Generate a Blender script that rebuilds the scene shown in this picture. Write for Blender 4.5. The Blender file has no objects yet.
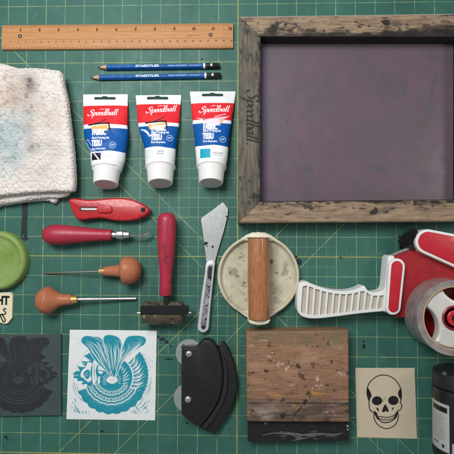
import bpy, math, random
import numpy as np
from mathutils import Vector, Matrix
random.seed(7); rng = np.random.default_rng(7)
# one blender unit is one inch
sc = bpy.context.scene
sc.unit_settings.system = 'IMPERIAL'; sc.unit_settings.scale_length = 0.0254
# ------------------------------------------------------------------ camera
CAM = np.array([0.1186, 0.8862, 23.17]); ROT = (0.0267, 0.02812, 0.00301); FOC = 455.29
cd = bpy.data.cameras.new('camera'); cam = bpy.data.objects.new('camera', cd); sc.collection.objects.link(cam)
cam.location = CAM.tolist(); cam.rotation_euler = ROT
cd.sensor_width = 36; cd.sensor_fit = 'HORIZONTAL'; cd.lens = 36 * FOC / 454; cd.clip_start = .1; cd.clip_end = 500
sc.camera = cam
# ------------------------------------------------------------------ world and lamps
w = bpy.data.worlds.new('World'); sc.world = w; w.use_nodes = True
bg = w.node_tree.nodes['Background']; bg.inputs[0].default_value = (.93, .97, 1, 1); bg.inputs[1].default_value = .25
def area(name, loc, aim, size, power, col):
    l = bpy.data.lights.new(name, 'AREA'); l.shape = 'RECTANGLE'; l.size, l.size_y = size; l.energy = power; l.color = col
    o = bpy.data.objects.new(name, l); sc.collection.objects.link(o); o.location = loc
    o.rotation_euler = (Vector(aim) - Vector(loc)).to_track_quat('-Z', 'Y').to_euler()
area('window_light', (-11, 17, 31), (-1, -1, 0), (17, 11), 11800, (1, 1, .99))
area('room_light', (26, 8, 26), (3, 0, 0), (8, 8), 1700, (1, .93, .84))
vs = sc.view_settings; vs.view_transform = 'Standard'; vs.look = 'None'; vs.exposure = 0; vs.gamma = 1
sc.cycles.max_bounces = 6; sc.cycles.use_denoising = True
# ------------------------------------------------------------------ measuring: photo position -> point at height z above the mat
RM = np.array(Matrix(Vector((0,0,0)).to_track_quat('Z','Y').to_matrix()))
from mathutils import Euler
RM = np.array(Euler(ROT).to_matrix())
def W(px, py, z=0.):
    px = np.asarray(px, float); py = np.asarray(py, float)
    d = np.stack([(px-227)/FOC, -(py-227)/FOC, -np.ones_like(px)], -1) @ RM.T
    t = (z - CAM[2]) / d[..., 2]
    p = CAM + d * t[..., None]
    return p
def V(px, py, z=0.): return Vector(W(px, py, z).tolist())
def lin(c, a=1.):
    c = np.array(c[:3], float)/255
    c = np.where(c <= .04045, c/12.92, ((c+.055)/1.055)**2.4)
    return (float(c[0]), float(c[1]), float(c[2]), a)
# ------------------------------------------------------------------ materials
def M(name, col, rough=.5, metal=0, var=(6, .12), fine=None, bump=None, paint=False, stretch=(1,1,1), trans=0, coat=0, col2=None, spec=.5, sheen=0, bump2=None, speck=None, wear=None, ior=1.45, alpha=1):
    m = bpy.data.materials.new(name); m.use_nodes = True
    nt = m.node_tree; N = nt.nodes; L = nt.links; p = N['Principled BSDF']
    tc = N.new('ShaderNodeTexCoord'); mp = N.new('ShaderNodeMapping'); mp.inputs['Scale'].default_value = stretch
    L.new(tc.outputs['Object'], mp.inputs[0])
    def noise(scale, det=5, src=mp.outputs[0], rough_=.6):
        n = N.new('ShaderNodeTexNoise'); n.inputs['Scale'].default_value = scale; n.inputs['Detail'].default_value = det
        n.inputs['Roughness'].default_value = rough_; L.new(src, n.inputs['Vector']); return n.outputs[0]
    def rng_(v, a, b, c, d):
        r = N.new('ShaderNodeMapRange'); r.inputs[1].default_value = a; r.inputs[2].default_value = b
        r.inputs[3].default_value = c; r.inputs[4].default_value = d; L.new(v, r.inputs[0]); return r.outputs[0]
    def mix(fac, A, B, mode='MIX'):
        x = N.new('ShaderNodeMix'); x.data_type = 'RGBA'; x.blend_type = mode
        for s, v in ((x.inputs[0], fac), (x.inputs[6], A), (x.inputs[7], B)):
            if hasattr(v, 'is_linked') or hasattr(v, 'links'): L.new(v, s)
            else: s.default_value = v
        return x.outputs[2]
    c = lin(col)
    n1 = noise(var[0])
    if col2 is not None: out = mix(rng_(n1, .35, .65, 0, 1), c, lin(col2))
    else:
        out = mix(rng_(n1, .3, .7, 0, 1), tuple(x*(1-var[1]) for x in c[:3])+(1,), tuple(min(1, x*(1+var[1])) for x in c[:3])+(1,))
    if fine:
        f = rng_(noise(fine[0], 3), .3, .7, 1-fine[1], 1+fine[1])
        cc = N.new('ShaderNodeCombineColor')
        for i in range(3): L.new(f, cc.inputs[i])
        out = mix(1.0, out, cc.outputs[0], 'MULTIPLY')
    if speck:      # dirt flecks: (scale, threshold, colour, amount)
        f = rng_(noise(speck[0], 4, tc.outputs['Object']), speck[1], speck[1]+.05, 0, speck[3])
        out = mix(f, out, lin(speck[2]))
    if wear:
        f = rng_(noise(wear[0], 4, tc.outputs['Object'], .7), wear[1], wear[1]+.14, 0, wear[3])
        out = mix(f, out, lin(wear[2]))
    if paint:
        at = N.new('ShaderNodeAttribute'); at.attribute_name = 'paint'
        out = mix(at.outputs['Alpha'], out, at.outputs['Color'])
    L.new(out, p.inputs['Base Color'])
    r = rng_(noise(var[0]*2.3, 4), .3, .7, max(0, rough-.09), min(1, rough+.09)); L.new(r, p.inputs['Roughness'])
    p.inputs['Metallic'].default_value = metal; p.inputs['Specular IOR Level'].default_value = spec
    p.inputs['Transmission Weight'].default_value = trans; p.inputs['Coat Weight'].default_value = coat; p.inputs['IOR'].default_value = ior
    p.inputs['Sheen Weight'].default_value = sheen; p.inputs['Alpha'].default_value = alpha
    if bump:
        b = N.new('ShaderNodeBump'); b.inputs['Strength'].default_value = bump[1]; b.inputs['Distance'].default_value = bump[2] if len(bump) > 2 else .02
        L.new(noise(bump[0], 4), b.inputs['Height']); nn = b.outputs[0]
        if bump2:
            b2 = N.new('ShaderNodeBump'); b2.inputs['Strength'].default_value = bump2[1]; b2.inputs['Distance'].default_value = bump2[2]
            L.new(noise(bump2[0], 2, tc.outputs['Object']), b2.inputs['Height']); L.new(nn, b2.inputs['Normal']); nn = b2.outputs[0]
        L.new(nn, p.inputs['Normal'])
    return m
# ------------------------------------------------------------------ scene tree
def thing(name, loc, label, cat, group=None, kind=None):
    o = bpy.data.objects.new(name, None); sc.collection.objects.link(o); o.location = loc; o.empty_display_size = .3
    tag(o, label, cat, group, kind); return o
def tag(o, label=None, cat=None, group=None, kind=None):
    if label: o['label'] = label
    if cat: o['category'] = cat
    if group: o['group'] = group
    if kind: o['kind'] = kind
    return o
def wloc(o):
    v = Vector((0,0,0))
    while o is not None: v += Vector(o.location); o = o.parent
    return v
# ------------------------------------------------------------------ mesh collector (points given in world inches)
def smoothpath(pts, n=8, closed=False):
    P = [np.array(p, float) for p in pts]; out = []; m = len(P)
    for i in range(m if closed else m-1):
        a = P[(i-1) % m] if closed or i > 0 else P[0]; b = P[i]; c = P[(i+1) % m]; d = P[(i+2) % m] if closed or i+2 < m else P[-1]
        for k in range(n):
            t = k/n; out.append(.5*((2*b)+(-a+c)*t+(2*a-5*b+4*c-d)*t*t+(-a+3*b-3*c+d)*t**3))
    if not closed: out.append(P[-1])
    return out
class B:
    def __init__(s): s.v = []; s.f = []; s.mi = []; s.sm = []
    def add(s, vs, fs, mi=0, smooth=True):
        o = len(s.v); s.v += [tuple(map(float, q)) for q in vs]; s.f += [tuple(int(o+i) for i in f) for f in fs]
        s.mi += [mi]*len(fs); s.sm += [smooth]*len(fs); return s
    def prism(s, pts, z0, z1, mi=0, smooth=True, inset=None):
        """outline (world xy) extruded; orientation fixed; inset=(d, dz): an extra rounded shoulder"""
        pts = [np.array(p[:2], float) for p in pts]
        ar = sum(a[0]*b[1]-a[1]*b[0] for a, b in zip(pts, pts[1:]+pts[:1]))
        if ar < 0: pts = pts[::-1]
        n = len(pts); rings = [(0, z0)]
        if inset:
            d, dz = inset
            for a in (0, 22.5, 45, 67.5, 90):
                r = math.radians(a); rings.append((d*(1-math.cos(r)), z1-dz+dz*math.sin(r)))
        else: rings.append((0, z1))
        nr = []
        for i in range(n):
            e1 = pts[i]-pts[i-1]; e2 = pts[(i+1) % n]-pts[i]
            m_ = np.array([-(e1/max(1e-9, np.linalg.norm(e1))+e2/max(1e-9, np.linalg.norm(e2)))[1], (e1/max(1e-9, np.linalg.norm(e1))+e2/max(1e-9, np.linalg.norm(e2)))[0]])
            nr.append(m_/max(1e-9, np.linalg.norm(m_)))
        vs = []; PA = np.array(pts); NA = np.array(nr)
        for d, z in rings:
            Q = PA+NA*d
            for _ in range(40 if d else 0):
                e0 = np.roll(PA, -1, 0)-PA; e1 = np.roll(Q, -1, 0)-Q; bad = np.where((e0*e1).sum(1) < 0)[0]
                if not len(bad): break
                for i in bad:
                    for k in (-1, 0, 1, 2): pass
                    m2 = (Q[i]+Q[(i+1) % n])/2; Q[i] = m2; Q[(i+1) % n] = m2+e0[i]*.02; Q[i-1] = .7*Q[i-1]+.3*m2; Q[(i+2) % n] = .7*Q[(i+2) % n]+.3*m2
            for q in Q: vs.append((q[0], q[1], z))
        fs = [(k*n+i, k*n+(i+1) % n, (k+1)*n+(i+1) % n, (k+1)*n+i) for k in range(len(rings)-1) for i in range(n)]
        s.add(vs, fs, mi, smooth and inset is not None)
        o = len(s.v)-n*len(rings)
        s.f.append(tuple(o+(len(rings)-1)*n+i for i in range(n))); s.mi.append(mi); s.sm.append(False)
        s.f.append(tuple(o+i for i in reversed(range(n)))); s.mi.append(mi); s.sm.append(False)
        return s
    def box(s, a, b, mi=0):
        return s.prism([(a[0], a[1]), (b[0], a[1]), (b[0], b[1]), (a[0], b[1])], a[2], b[2], mi)
    def lathe(s, prof, o, axis, seg=48, mi=0, flat=None, sq=1., cap=True):
        """prof: (distance along axis, radius); flat: lowest z allowed"""
        o = Vector(o); ax = Vector(axis).normalized(); u = ax.cross(Vector((0,0,1)))
        if u.length < .01: u = Vector((1,0,0))
        u.normalize(); v = u.cross(ax).normalized()
        if v.z < 0: v = -v; 
        vs = []
        for t, r in prof:
            for k in range(seg):
                a = 2*math.pi*k/seg; p = o+ax*t+u*(r*math.cos(a))+v*(r*sq*math.sin(a))
                if flat is not None and p.z < flat: p.z = flat
                vs.append(p)
        n = seg; fs = [(k*n+i, k*n+(i+1) % n, (k+1)*n+(i+1) % n, (k+1)*n+i) for k in range(len(prof)-1) for i in range(n)]
        s.add(vs, fs, mi); o_ = len(s.v)-len(vs)
        if cap:
            s.f.append(tuple(o_+i for i in range(n))); s.mi.append(mi); s.sm.append(False)
            s.f.append(tuple(o_+(len(prof)-1)*n+i for i in range(n))); s.mi.append(mi); s.sm.append(False)
        return s
    def tube(s, path, r, seg=10, mi=0):
        P = [Vector([float(c) for c in p]) for p in path]; R = r if hasattr(r, '__len__') else [r]*len(P); vs = []
        for i, p in enumerate(P):
            t = (P[min(i+1, len(P)-1)]-P[max(i-1, 0)]).normalized(); u = t.cross(Vector((0,0,1)))
            if u.length < .01: u = Vector((1,0,0))
            u.normalize(); v = t.cross(u)
            for k in range(seg): a = 2*math.pi*k/seg; vs.append(p+u*(R[i]*math.cos(a))+v*(R[i]*math.sin(a)))
        n = seg; fs = [(k*n+i, k*n+(i+1) % n, (k+1)*n+(i+1) % n, (k+1)*n+i) for k in range(len(P)-1) for i in range(n)]
        fs += [tuple(range(n)), tuple((len(P)-1)*n+i for i in range(n))]
        return s.add(vs, fs, mi)
    def disc(s, c, r, z, mi=0, n=20, ir=0, wob=0):
        vs = []; ph = random.random()*6
        for k in range(n):
            a = 2*math.pi*k/n; rr = r*(1+wob*(math.sin(2*a+ph)+.6*math.sin(3*a+2*ph)+.4*math.sin(5*a)))
            vs.append((c[0]+rr*math.cos(a), c[1]+rr*math.sin(a), z))
        if ir:
            vs += [(c[0]+ir*math.cos(2*math.pi*k/n), c[1]+ir*math.sin(2*math.pi*k/n), z) for k in range(n)]
            return s.add(vs, [(k, (k+1) % n, n+(k+1) % n, n+k) for k in range(n)], mi)
        return s.add(vs, [tuple(range(n))], mi)
    def text(s, txt, size, origin, z, mi=0, rot=0, align='CENTER', shear=0, sx=1., bold=0):
        vs, fs = textmesh(txt, size, align, shear, bold)
        c, sn = math.cos(rot), math.sin(rot)
        return s.add([(origin[0]+c*v[0]*sx-sn*v[1], origin[1]+sn*v[0]*sx+c*v[1], z) for v in vs], fs, mi, False)
    def build(s, name, mats, parent=None, bevel=0, seg=2, loc=None, fix=True):
        me = bpy.data.meshes.new(name)
        base = wloc(parent) if parent is not None else Vector(loc or (0,0,0))
        me.from_pydata([(v[0]-base.x, v[1]-base.y, v[2]-base.z) for v in s.v], [], s.f)
        for m in (mats if isinstance(mats, (list, tuple)) else [mats]): me.materials.append(m)
        me.polygons.foreach_set('material_index', s.mi); me.polygons.foreach_set('use_smooth', s.sm)
        if fix:
            import bmesh
            bm = bmesh.new(); bm.from_mesh(me); bmesh.ops.recalc_face_normals(bm, faces=[f for f in bm.faces]); bm.to_mesh(me); bm.free()
        me.update(); me.set_sharp_from_angle(angle=math.radians(42))
        o = bpy.data.objects.new(name, me); sc.collection.objects.link(o)
        if parent is not None: o.parent = parent
        else: o.location = base
        if bevel:
            bv = o.modifiers.new('bevel', 'BEVEL'); bv.width = bevel; bv.segments = seg; bv.limit_method = 'ANGLE'; bv.angle_limit = math.radians(50); bv.harden_normals = True
        return o
def textcurve(txt, size, align, shear, bold, fill):
    c = bpy.data.curves.new('t', 'FONT'); c.body = txt; c.size = size; c.align_x = align; c.align_y = 'CENTER'; c.shear = shear; c.offset = bold; c.fill_mode = fill; c.resolution_u = 3
    o = bpy.data.objects.new('t', c); sc.collection.objects.link(o)
    bpy.context.view_layer.update()
    me = bpy.data.meshes.new_from_object(o.evaluated_get(bpy.context.evaluated_depsgraph_get()))
    vs = [tuple(v.co) for v in me.vertices]; fs = [tuple(p.vertices) for p in me.polygons]; es = [tuple(e.vertices) for e in me.edges]
    bpy.data.objects.remove(o); bpy.data.curves.remove(c); bpy.data.meshes.remove(me)
    return vs, fs, es
_tm = {}
def textmesh(txt, size, align='CENTER', shear=0, bold=0):
    k = (txt, size, align, shear, bold)
    if k not in _tm: _tm[k] = textcurve(txt, size, align, shear, bold, 'FRONT')[:2]
    return _tm[k]
# ------------------------------------------------------------------ value noise and pattern canvas (in world inches)
def vnoise(x, y, scale, seed=0):
    g = np.random.default_rng(seed).random((256, 256)); x = x*scale; y = y*scale
    xi = np.floor(x).astype(int); yi = np.floor(y).astype(int); fx = x-xi; fy = y-yi; fx = fx*fx*(3-2*fx); fy = fy*fy*(3-2*fy)
    a = g[xi & 255, yi & 255]; b = g[(xi+1) & 255, yi & 255]; c = g[xi & 255, (yi+1) & 255]; d = g[(xi+1) & 255, (yi+1) & 255]
    return (a*(1-fx)+b*fx)*(1-fy)+(c*(1-fx)+d*fx)*fy
def fbm(x, y, scale, seed=0, oct=4):
    s = 0; a = .5; t = 0
    for i in range(oct): s = s+a*vnoise(x, y, scale*2**i, seed+i); t += a; a *= .55
    return s/t
class Canvas:
    def __init__(s, x0, y0, x1, y1, res, z=0., T=None, u=None):
        s.x0, s.y0, s.res = x0, y0, res; s.nx = int((x1-x0)/res)+2; s.ny = int((y1-y0)/res)+2
        s.rgb = np.zeros((s.ny, s.nx, 3)); s.a = np.zeros((s.ny, s.nx))
        s.T = T or (lambda p: W(p[0], p[1], z)[:2]); s.u = u or 1/20.3
        gx, gy = np.meshgrid(x0+np.arange(s.nx)*res, y0+np.arange(s.ny)*res); s.X, s.Y = gx, gy
    def comp(s, sl, a, col):
        c = np.array(lin(col)[:3]); a0 = s.a[sl]; s.rgb[sl] = s.rgb[sl]*(1-a[..., None])+c*a[..., None]; s.a[sl] = a0*(1-a)+a
    def win(s, P, m):
        i0 = max(0, int((P[:, 0].min()-m-s.x0)/s.res)); i1 = min(s.nx, int((P[:, 0].max()+m-s.x0)/s.res)+2)
        j0 = max(0, int((P[:, 1].min()-m-s.y0)/s.res)); j1 = min(s.ny, int((P[:, 1].max()+m-s.y0)/s.res)+2)
        return (slice(j0, j1), slice(i0, i1)) if i1 > i0 and j1 > j0 else None
    def edges(s, A, Bp, col, al=1., grain=0, soft=1., grow=0.):
        sl = s.win(np.vstack([A, Bp]), 2*s.res*soft)
        if sl is None: return
        X, Y = s.X[sl], s.Y[sl]; d = np.full(X.shape, 9e9); ins = np.zeros(X.shape, bool)
        for (ax, ay), (bx, by) in zip(A, Bp):
            dx, dy = bx-ax, by-ay; l = dx*dx+dy*dy
            if l < 1e-14: continue
            t = np.clip(((X-ax)*dx+(Y-ay)*dy)/l, 0, 1); d = np.minimum(d, (X-ax-t*dx)**2+(Y-ay-t*dy)**2)
            if ay != by: ins ^= ((ay > Y) != (by > Y)) & (X < (bx-ax)*(Y-ay)/(by-ay)+ax)
        d = np.sqrt(d); sd = np.where(ins, d, -d)+grow; a = np.clip(.5+sd/(s.res*soft), 0, 1)*al
        s.comp(sl, s.gr(a, X, Y, grain), col)
    def gr(s, a, X, Y, grain):
        if grain: a = a*np.clip(1.25-grain*2.2*np.clip(fbm(X, Y, 14, 5)*.6+fbm(X, Y, 40, 9)*.4-.38, 0, 1)*3, 0, 1)
        return a
    def poly(s, pts, col, al=1., grain=0, sm=0, soft=1.):
        if sm: pts = smoothpath(pts, sm, True)
        P = np.array([s.T(p) for p in pts])[:, :2]; s.edges(P, np.roll(P, -1, 0), col, al, grain, soft)
    def line(s, pts, wd, col, al=1., grain=0, sm=0, soft=1., taper=False):
        if sm: pts = smoothpath(pts, sm)
        P = np.array([s.T(p) for p in pts])[:, :2]; n = len(P)
        if taper: ws = [wd*math.sin(math.pi*(.04+.92*i/max(1, n-1)))**.7 for i in range(n)]
        else: ws = wd if hasattr(wd, '__len__') else [wd]*n
        ws = np.array(ws)*s.u/2; sl = s.win(P, ws.max()+2*s.res*soft)
        if sl is None: return
        X, Y = s.X[sl], s.Y[sl]; sd = np.full(X.shape, -9e9)
        for i in range(n-1):
            (ax, ay), (bx, by) = P[i], P[i+1]; dx, dy = bx-ax, by-ay; l = max(1e-12, dx*dx+dy*dy)
            t = np.clip(((X-ax)*dx+(Y-ay)*dy)/l, 0, 1); r = ws[i]*(1-t)+ws[i+1]*t
            sd = np.maximum(sd, r-np.sqrt((X-ax-t*dx)**2+(Y-ay-t*dy)**2))
        s.comp(sl, s.gr(np.clip(.5+sd/(s.res*soft), 0, 1)*al, X, Y, grain), col)
    def blob(s, c, r, col, al=1., seed=None, soft=2., ry=None):
        seed = seed if seed is not None else random.random()*9; n = 26; pts = []
        for k in range(n):
            a = 2*math.pi*k/n; q = 1+.22*math.sin(2*a+seed)+.16*math.sin(3*a+2*seed)+.1*math.sin(5*a+3*seed)+.07*math.sin(9*a+seed)
            pts.append((c[0]+r*q*math.cos(a), c[1]+(ry or r)*q*math.sin(a)))
        s.poly(pts, col, al, soft=soft)
    def text(s, txt, size, pos, col, al=1., sx=1., bold=0, shear=0, align='CENTER'):
        vs, _, es = textcurve(txt, 1., align, shear, 0, 'NONE')
        P = np.array([s.T((pos[0]+v[0]*size*sx, pos[1]-v[1]*size)) for v in vs])[:, :2]; E = np.array(es)
        s.edges(P[E[:, 0]], P[E[:, 1]], col, al, grow=bold*size*s.u)
    def script(s, x, y, size, col, al=1., rot=0., wmax=.3, sx=1., dot=False):
        for pts, ws in script_strokes(wmax, dot):
            c, sn = math.cos(rot), math.sin(rot)
            q = [(x+size*(c*px*sx+sn*py), y+size*(sn*px*sx-c*py)) for px, py in pts]
            s.line(q, [k*size for k in ws], col, al)
    def sample(s, x, y):
        fx = np.clip((x-s.x0)/s.res, 0, s.nx-1.001); fy = np.clip((y-s.y0)/s.res, 0, s.ny-1.001); i = fx.astype(int); j = fy.astype(int); fx = (fx-i)[..., None]; fy = (fy-j)[..., None]
        A = np.concatenate([s.rgb, s.a[..., None]], 2)
        c = (A[j, i]*(1-fx)+A[j, i+1]*fx)*(1-fy)+(A[j+1, i]*(1-fx)+A[j+1, i+1]*fx)*fy
        al = np.maximum(c[..., 3:4], 1e-6); return np.concatenate([c[..., :3]/al, c[..., 3:4]], -1)
LET = [  # the flowing nine-letter word, x-height 1
 [(1.0,1.6),(.85,1.95),(.45,2.0),(.25,1.6),(.5,1.2),(.8,.85),(.75,.3),(.35,.0),(-.1,.1),(-.25,.45)],
 [(1.15,.85),(1.25,.95),(1.22,.3),(1.1,-.75)], [(1.22,.7),(1.5,1.0),(1.8,.8),(1.75,.3),(1.45,.02),(1.22,.2)],
 [(1.98,.5),(2.35,.6),(2.5,.85),(2.3,1.02),(2.05,.8),(1.98,.4),(2.15,.03),(2.5,.12),(2.65,.35)],
 [(2.7,.5),(3.07,.6),(3.22,.85),(3.02,1.02),(2.77,.8),(2.7,.4),(2.87,.03),(3.22,.12),(3.4,.35)],
 [(3.95,.9),(3.65,1.0),(3.42,.6),(3.45,.1),(3.75,.05),(4.0,.5)], [(3.6,2.0),(3.85,2.15),(4.05,1.9),(4.03,1.),(4.0,.15),(4.15,.0)],
 [(4.4,1.75),(4.52,2.1),(4.56,1.9),(4.45,1),(4.42,.15)], [(4.42,.6),(4.7,1.),(5.0,.8),(4.97,.25),(4.7,0),(4.42,.2)],
 [(5.75,.85),(5.5,1.0),(5.25,.6),(5.28,.1),(5.55,.08),(5.78,.6)], [(5.82,.98),(5.78,.5),(5.8,.1),(6.0,.05)],
 [(6.3,1.95),(6.22,1),(6.22,.15),(6.4,.05)], [(6.8,2.0),(6.7,1),(6.7,.15),(6.95,.1)],
 [(2.3,1.95),(2.7,2.2),(3.2,2.08)] ]
def script_strokes(wmax=.3, dot=False):
    out = []
    for L_ in LET+([[(7.3,.1),(7.33,.12)]] if dot else []):
        p = smoothpath(L_, 5); q = [(a[0]+.22*a[1], a[1]) for a in p]; ws = []
        for i in range(len(q)):
            a = q[max(0, i-1)]; b = q[min(len(q)-1, i+1)]; th = math.atan2(b[1]-a[1], b[0]-a[0])
            ws.append(.09+(wmax-.09)*abs(math.sin(th-math.radians(20)))**1.3)
        if len(L_) == 2: ws = [.3]*len(ws)
        out.append((q, ws))
    return out
def gridmesh(name, X, Y, Z, mats, parent, canvas=None, wrap=False, skirt=None, ends=False, base=None, loc=None, colxy=None):
    """surface from arrays (n,m); skirt: z of the underside; wrap closes the second direction"""
    n, m = X.shape; bl = wloc(parent) if parent is not None else Vector(loc or (0,0,0))
    vs = np.stack([X, Y, Z], -1).reshape(-1, 3); idx = np.arange(n*m).reshape(n, m)
    if wrap: a = idx[:-1]; b = np.roll(idx, -1, 1)[:-1]; c = np.roll(idx, -1, 1)[1:]; d = idx[1:]
    else: a = idx[:-1, :-1]; b = idx[:-1, 1:]; c = idx[1:, 1:]; d = idx[1:, :-1]
    fs = np.stack([a, b, c, d], -1).reshape(-1, 4).tolist(); cxy = (vs[:, 0].copy(), vs[:, 1].copy()) if colxy is None else colxy
    if skirt is not None:
        ring = np.concatenate([idx[0, :-1], idx[:-1, -1], idx[-1, :0:-1], idx[:0:-1, 0]]); k = len(ring); o = len(vs)
        low = vs[ring].copy(); low[:, 2] = skirt; vs = np.vstack([vs, low]); cxy = (vs[:, 0], vs[:, 1])
        fs += [(int(ring[i]), int(ring[(i+1) % k]), o+(i+1) % k, o+i) for i in range(k)]; fs.append([o+i for i in range(k)])
    if ends: fs.append(idx[0].tolist()); fs.append(idx[-1].tolist())
    me = bpy.data.meshes.new(name); me.from_pydata((vs-np.array(bl)).tolist(), [], fs)
    for q in (mats if isinstance(mats, (list, tuple)) else [mats]): me.materials.append(q)
    if canvas is not None:
        at = me.color_attributes.new('paint', 'FLOAT_COLOR', 'POINT'); at.data.foreach_set('color', canvas.sample(*cxy).astype(np.float32).ravel())
    import bmesh
    bm = bmesh.new(); bm.from_mesh(me); bmesh.ops.recalc_face_normals(bm, faces=bm.faces[:]); bm.to_mesh(me); bm.free()
    me.polygons.foreach_set('use_smooth', [True]*len(me.polygons)); me.set_sharp_from_angle(angle=math.radians(40)); me.update()
    o = bpy.data.objects.new(name, me); sc.collection.objects.link(o)
    if parent is not None: o.parent = parent
    else: o.location = bl
    return o
def slab(name, quad, z0, z1, mats, parent, canvas=None, res=.04, r=.03, zf=None, zq=None, loc=None, world=False, wob=0):
    """flat piece: quad TL,TR,BR,BL in photo position at height z1 (or world), rounded top edges"""
    Q = np.array([q[:2] for q in quad], float) if world else np.array([W(q[0], q[1], z1)[:2] for q in quad])
    lw = np.linalg.norm(Q[1]-Q[0]); lh = np.linalg.norm(Q[3]-Q[0])
    def prm(L_):
        e = [0, .08*r, .3*r, .6*r, r]; k = max(2, int((L_-2*r)/res)); mid = np.linspace(r, L_-r, k+1)[1:-1]
        return np.array(e+list(mid)+[L_-x for x in reversed(e)])
    u = prm(lw); v = prm(lh); U, Vv = np.meshgrid(u/lw, v/lh)
    P = (Q[0]*(1-U)[..., None]+Q[1]*U[..., None])*(1-Vv)[..., None]+(Q[3]*(1-U)[..., None]+Q[2]*U[..., None])*Vv[..., None]
    d = np.minimum(np.minimum(U*lw, (1-U)*lw), np.minimum(Vv*lh, (1-Vv)*lh)); e = np.clip(d/r, 0, 1)
    Z = z1-r+r*np.sqrt(np.clip(1-(1-e)**2, 0, 1))
    if zf is not None: Z = Z+zf(P[..., 0], P[..., 1])
    if wob: 
        P[..., 0] += wob*(fbm(P[..., 0], P[..., 1], 3, 3)-.5); P[..., 1] += wob*(fbm(P[..., 0], P[..., 1], 3, 8)-.5)
    return gridmesh(name, P[..., 0], P[..., 1], Z, mats, parent, canvas, skirt=z0, loc=loc)
def canv(px0, py0, px1, py1, res, z, **k):
    a = W(px0, py1, z); b = W(px1, py0, z); return Canvas(a[0]-.1, a[1]-.1, b[0]+.1, b[1]+.1, res, z, **k)
def circ(cx, cy, r, n=32, ry=None): return [(cx+r*math.cos(2*math.pi*k/n), cy+(ry or r)*math.sin(2*math.pi*k/n)) for k in range(n)]
def pxs(pts, z): return [W(p[0], p[1], z)[:2] for p in pts]
def mid(a, b, t): return tuple(a[i]*(1-t)+b[i]*t for i in range(len(a)))
BLACK = (24, 24, 26)
# ================================================================== SETTING
m_table = M('table_wood', (92, 74, 58), .6, var=(2, .3), stretch=(1, 8, 1), bump=(9, .2, .02))
o = B().box((-48, -36, -1.4), (48, 36, -.13)).build('table_top', m_table, bevel=.1); tag(o, 'brown wooden table under the cutting mat', 'table', kind='structure')
m_mat = M('mat_vinyl', (53, 100, 89), .5, var=(.28, .16), fine=(26, .07), bump=(60, .25, .004), speck=(3.2, .7, (96, 138, 128), .4), wear=(.8, .54, (76, 121, 112), .4), spec=.35, bump2=(7, .12, .01))
m_line = M('mat_line_print', (138, 156, 110), .6, var=(3.2, .22), wear=(1.3, .47, (76, 120, 98), .7))
m_fine = M('mat_fine_line_print', (110, 138, 100), .6, var=(4, .2), wear=(1.1, .46, (66, 112, 96), .8))
m_major = M('mat_heavy_line_print', (150, 156, 88), .6, var=(3, .2), wear=(1.6, .55, (104, 130, 92), .6))
mat = thing('cutting_mat', (0, 0, -.13), 'large green cutting mat printed with a yellow inch grid', 'cutting mat')
X0, X1, Y0, Y1 = -23, 19, -17, 17
B().prism([(X0-1, Y0-1), (X1+1, Y0-1), (X1+1, Y1+1), (X0-1, Y1+1)], -.13, 0).build('mat_sheet', m_mat, mat)
def strip(b, p, q, wd, z, mi=0):
    p = np.array(p, float); q = np.array(q, float); d = (q-p)/np.linalg.norm(q-p); n = np.array([-d[1], d[0]])*wd/2
    b.add([(*(p-n), z), (*(q-n), z), (*(q+n), z), (*(p+n), z)], [(0, 1, 2, 3)], mi, False)
g = B(); zl = .0022
for i in range(X0, X1+1):
    if i % 5 or abs(i) > 40: strip(g, (i, Y0), (i, Y1), .029, zl)
    elif i: strip(g, (i, Y0), (i, Y1), .04, zl*2)
for j in range(Y0, Y1+1):
    if j % 5: strip(g, (X0, j), (X1, j), .029, zl*1.5)
    elif j: strip(g, (X0, j), (X1, j), .04 if j != -10 else .06, zl*2.5, 2 if j == -10 else 0)
for k in range(-10, 11):
    if k % 2:
        strip(g, (k/2, -5), (k/2, 5), .024, zl*.6, 1); strip(g, (-5, k/2), (5, k/2), .024, zl*.8, 1)
strip(g, (0, Y0), (0, Y1), .062, zl*3, 2); strip(g, (X0, 0), (X1, 0), .05, zl*3.5, 2)
for k in range(int(Y0*8), int(Y1*8)):
    if abs(k/8) < 3.5 or k % 8 == 0: continue
    h = .34 if k % 4 == 0 else (.2 if k % 2 == 0 else .17); strip(g, (-h, k/8), (h, k/8), .018, zl*4, 1)
for k in range(int(X0*8), int(X1*8)):
    if k % 8 == 0: continue
    h = .4 if k % 4 == 0 else (.22 if k % 2 == 0 else .2)
    if abs(k/8) > 3: strip(g, (k/8, -h), (k/8, h), .016, zl*4.2, 1)
    strip(g, (k/8, -10), (k/8, -10+h*.8), .018, zl*4.2, 1)
def dg(a, b, wd=.042, z=zl*4.6): strip(g, pxs([a], 0)[0], pxs([b], 0)[0], wd, z)
dg((-60, -23), (203, 240)); dg((-60, 5), (203, 268), .036); dg((268, 307), (430, 471), .036); dg((268, 337), (400, 469), .036)
dg((40, 471), (470, 43), .042, zl*5); dg((97, 471), (470, 98), .04, zl*5)
rc_ = random.Random(4)
for i in range(46):                     # knife cuts and dust in the vinyl
    x, y, a_, l_ = rc_.uniform(-13, 12), rc_.uniform(-11, 14), rc_.choice([0, 1.57, .7, 2.3, rc_.uniform(0, 3.1)])+rc_.uniform(-.08, .08), rc_.uniform(.4, 3.2); strip(g, (x, y), (x+l_*math.cos(a_), y+l_*math.sin(a_)), rc_.uniform(.006, .012), zl*5.5+i*.0001, 3)
for i in range(160): x, y = rc_.uniform(-13, 12), rc_.uniform(-11, 14); g.disc((x, y), rc_.uniform(.008, .022), zl*6+.001, 3, 7, wob=.3)
for txt, px, py in (('13', -4, 2), ('10', -4, 60), ('5', -4, 156)): g.text(txt, .5, pxs([(px, py)], 0)[0], zl*6, 2)
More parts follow.
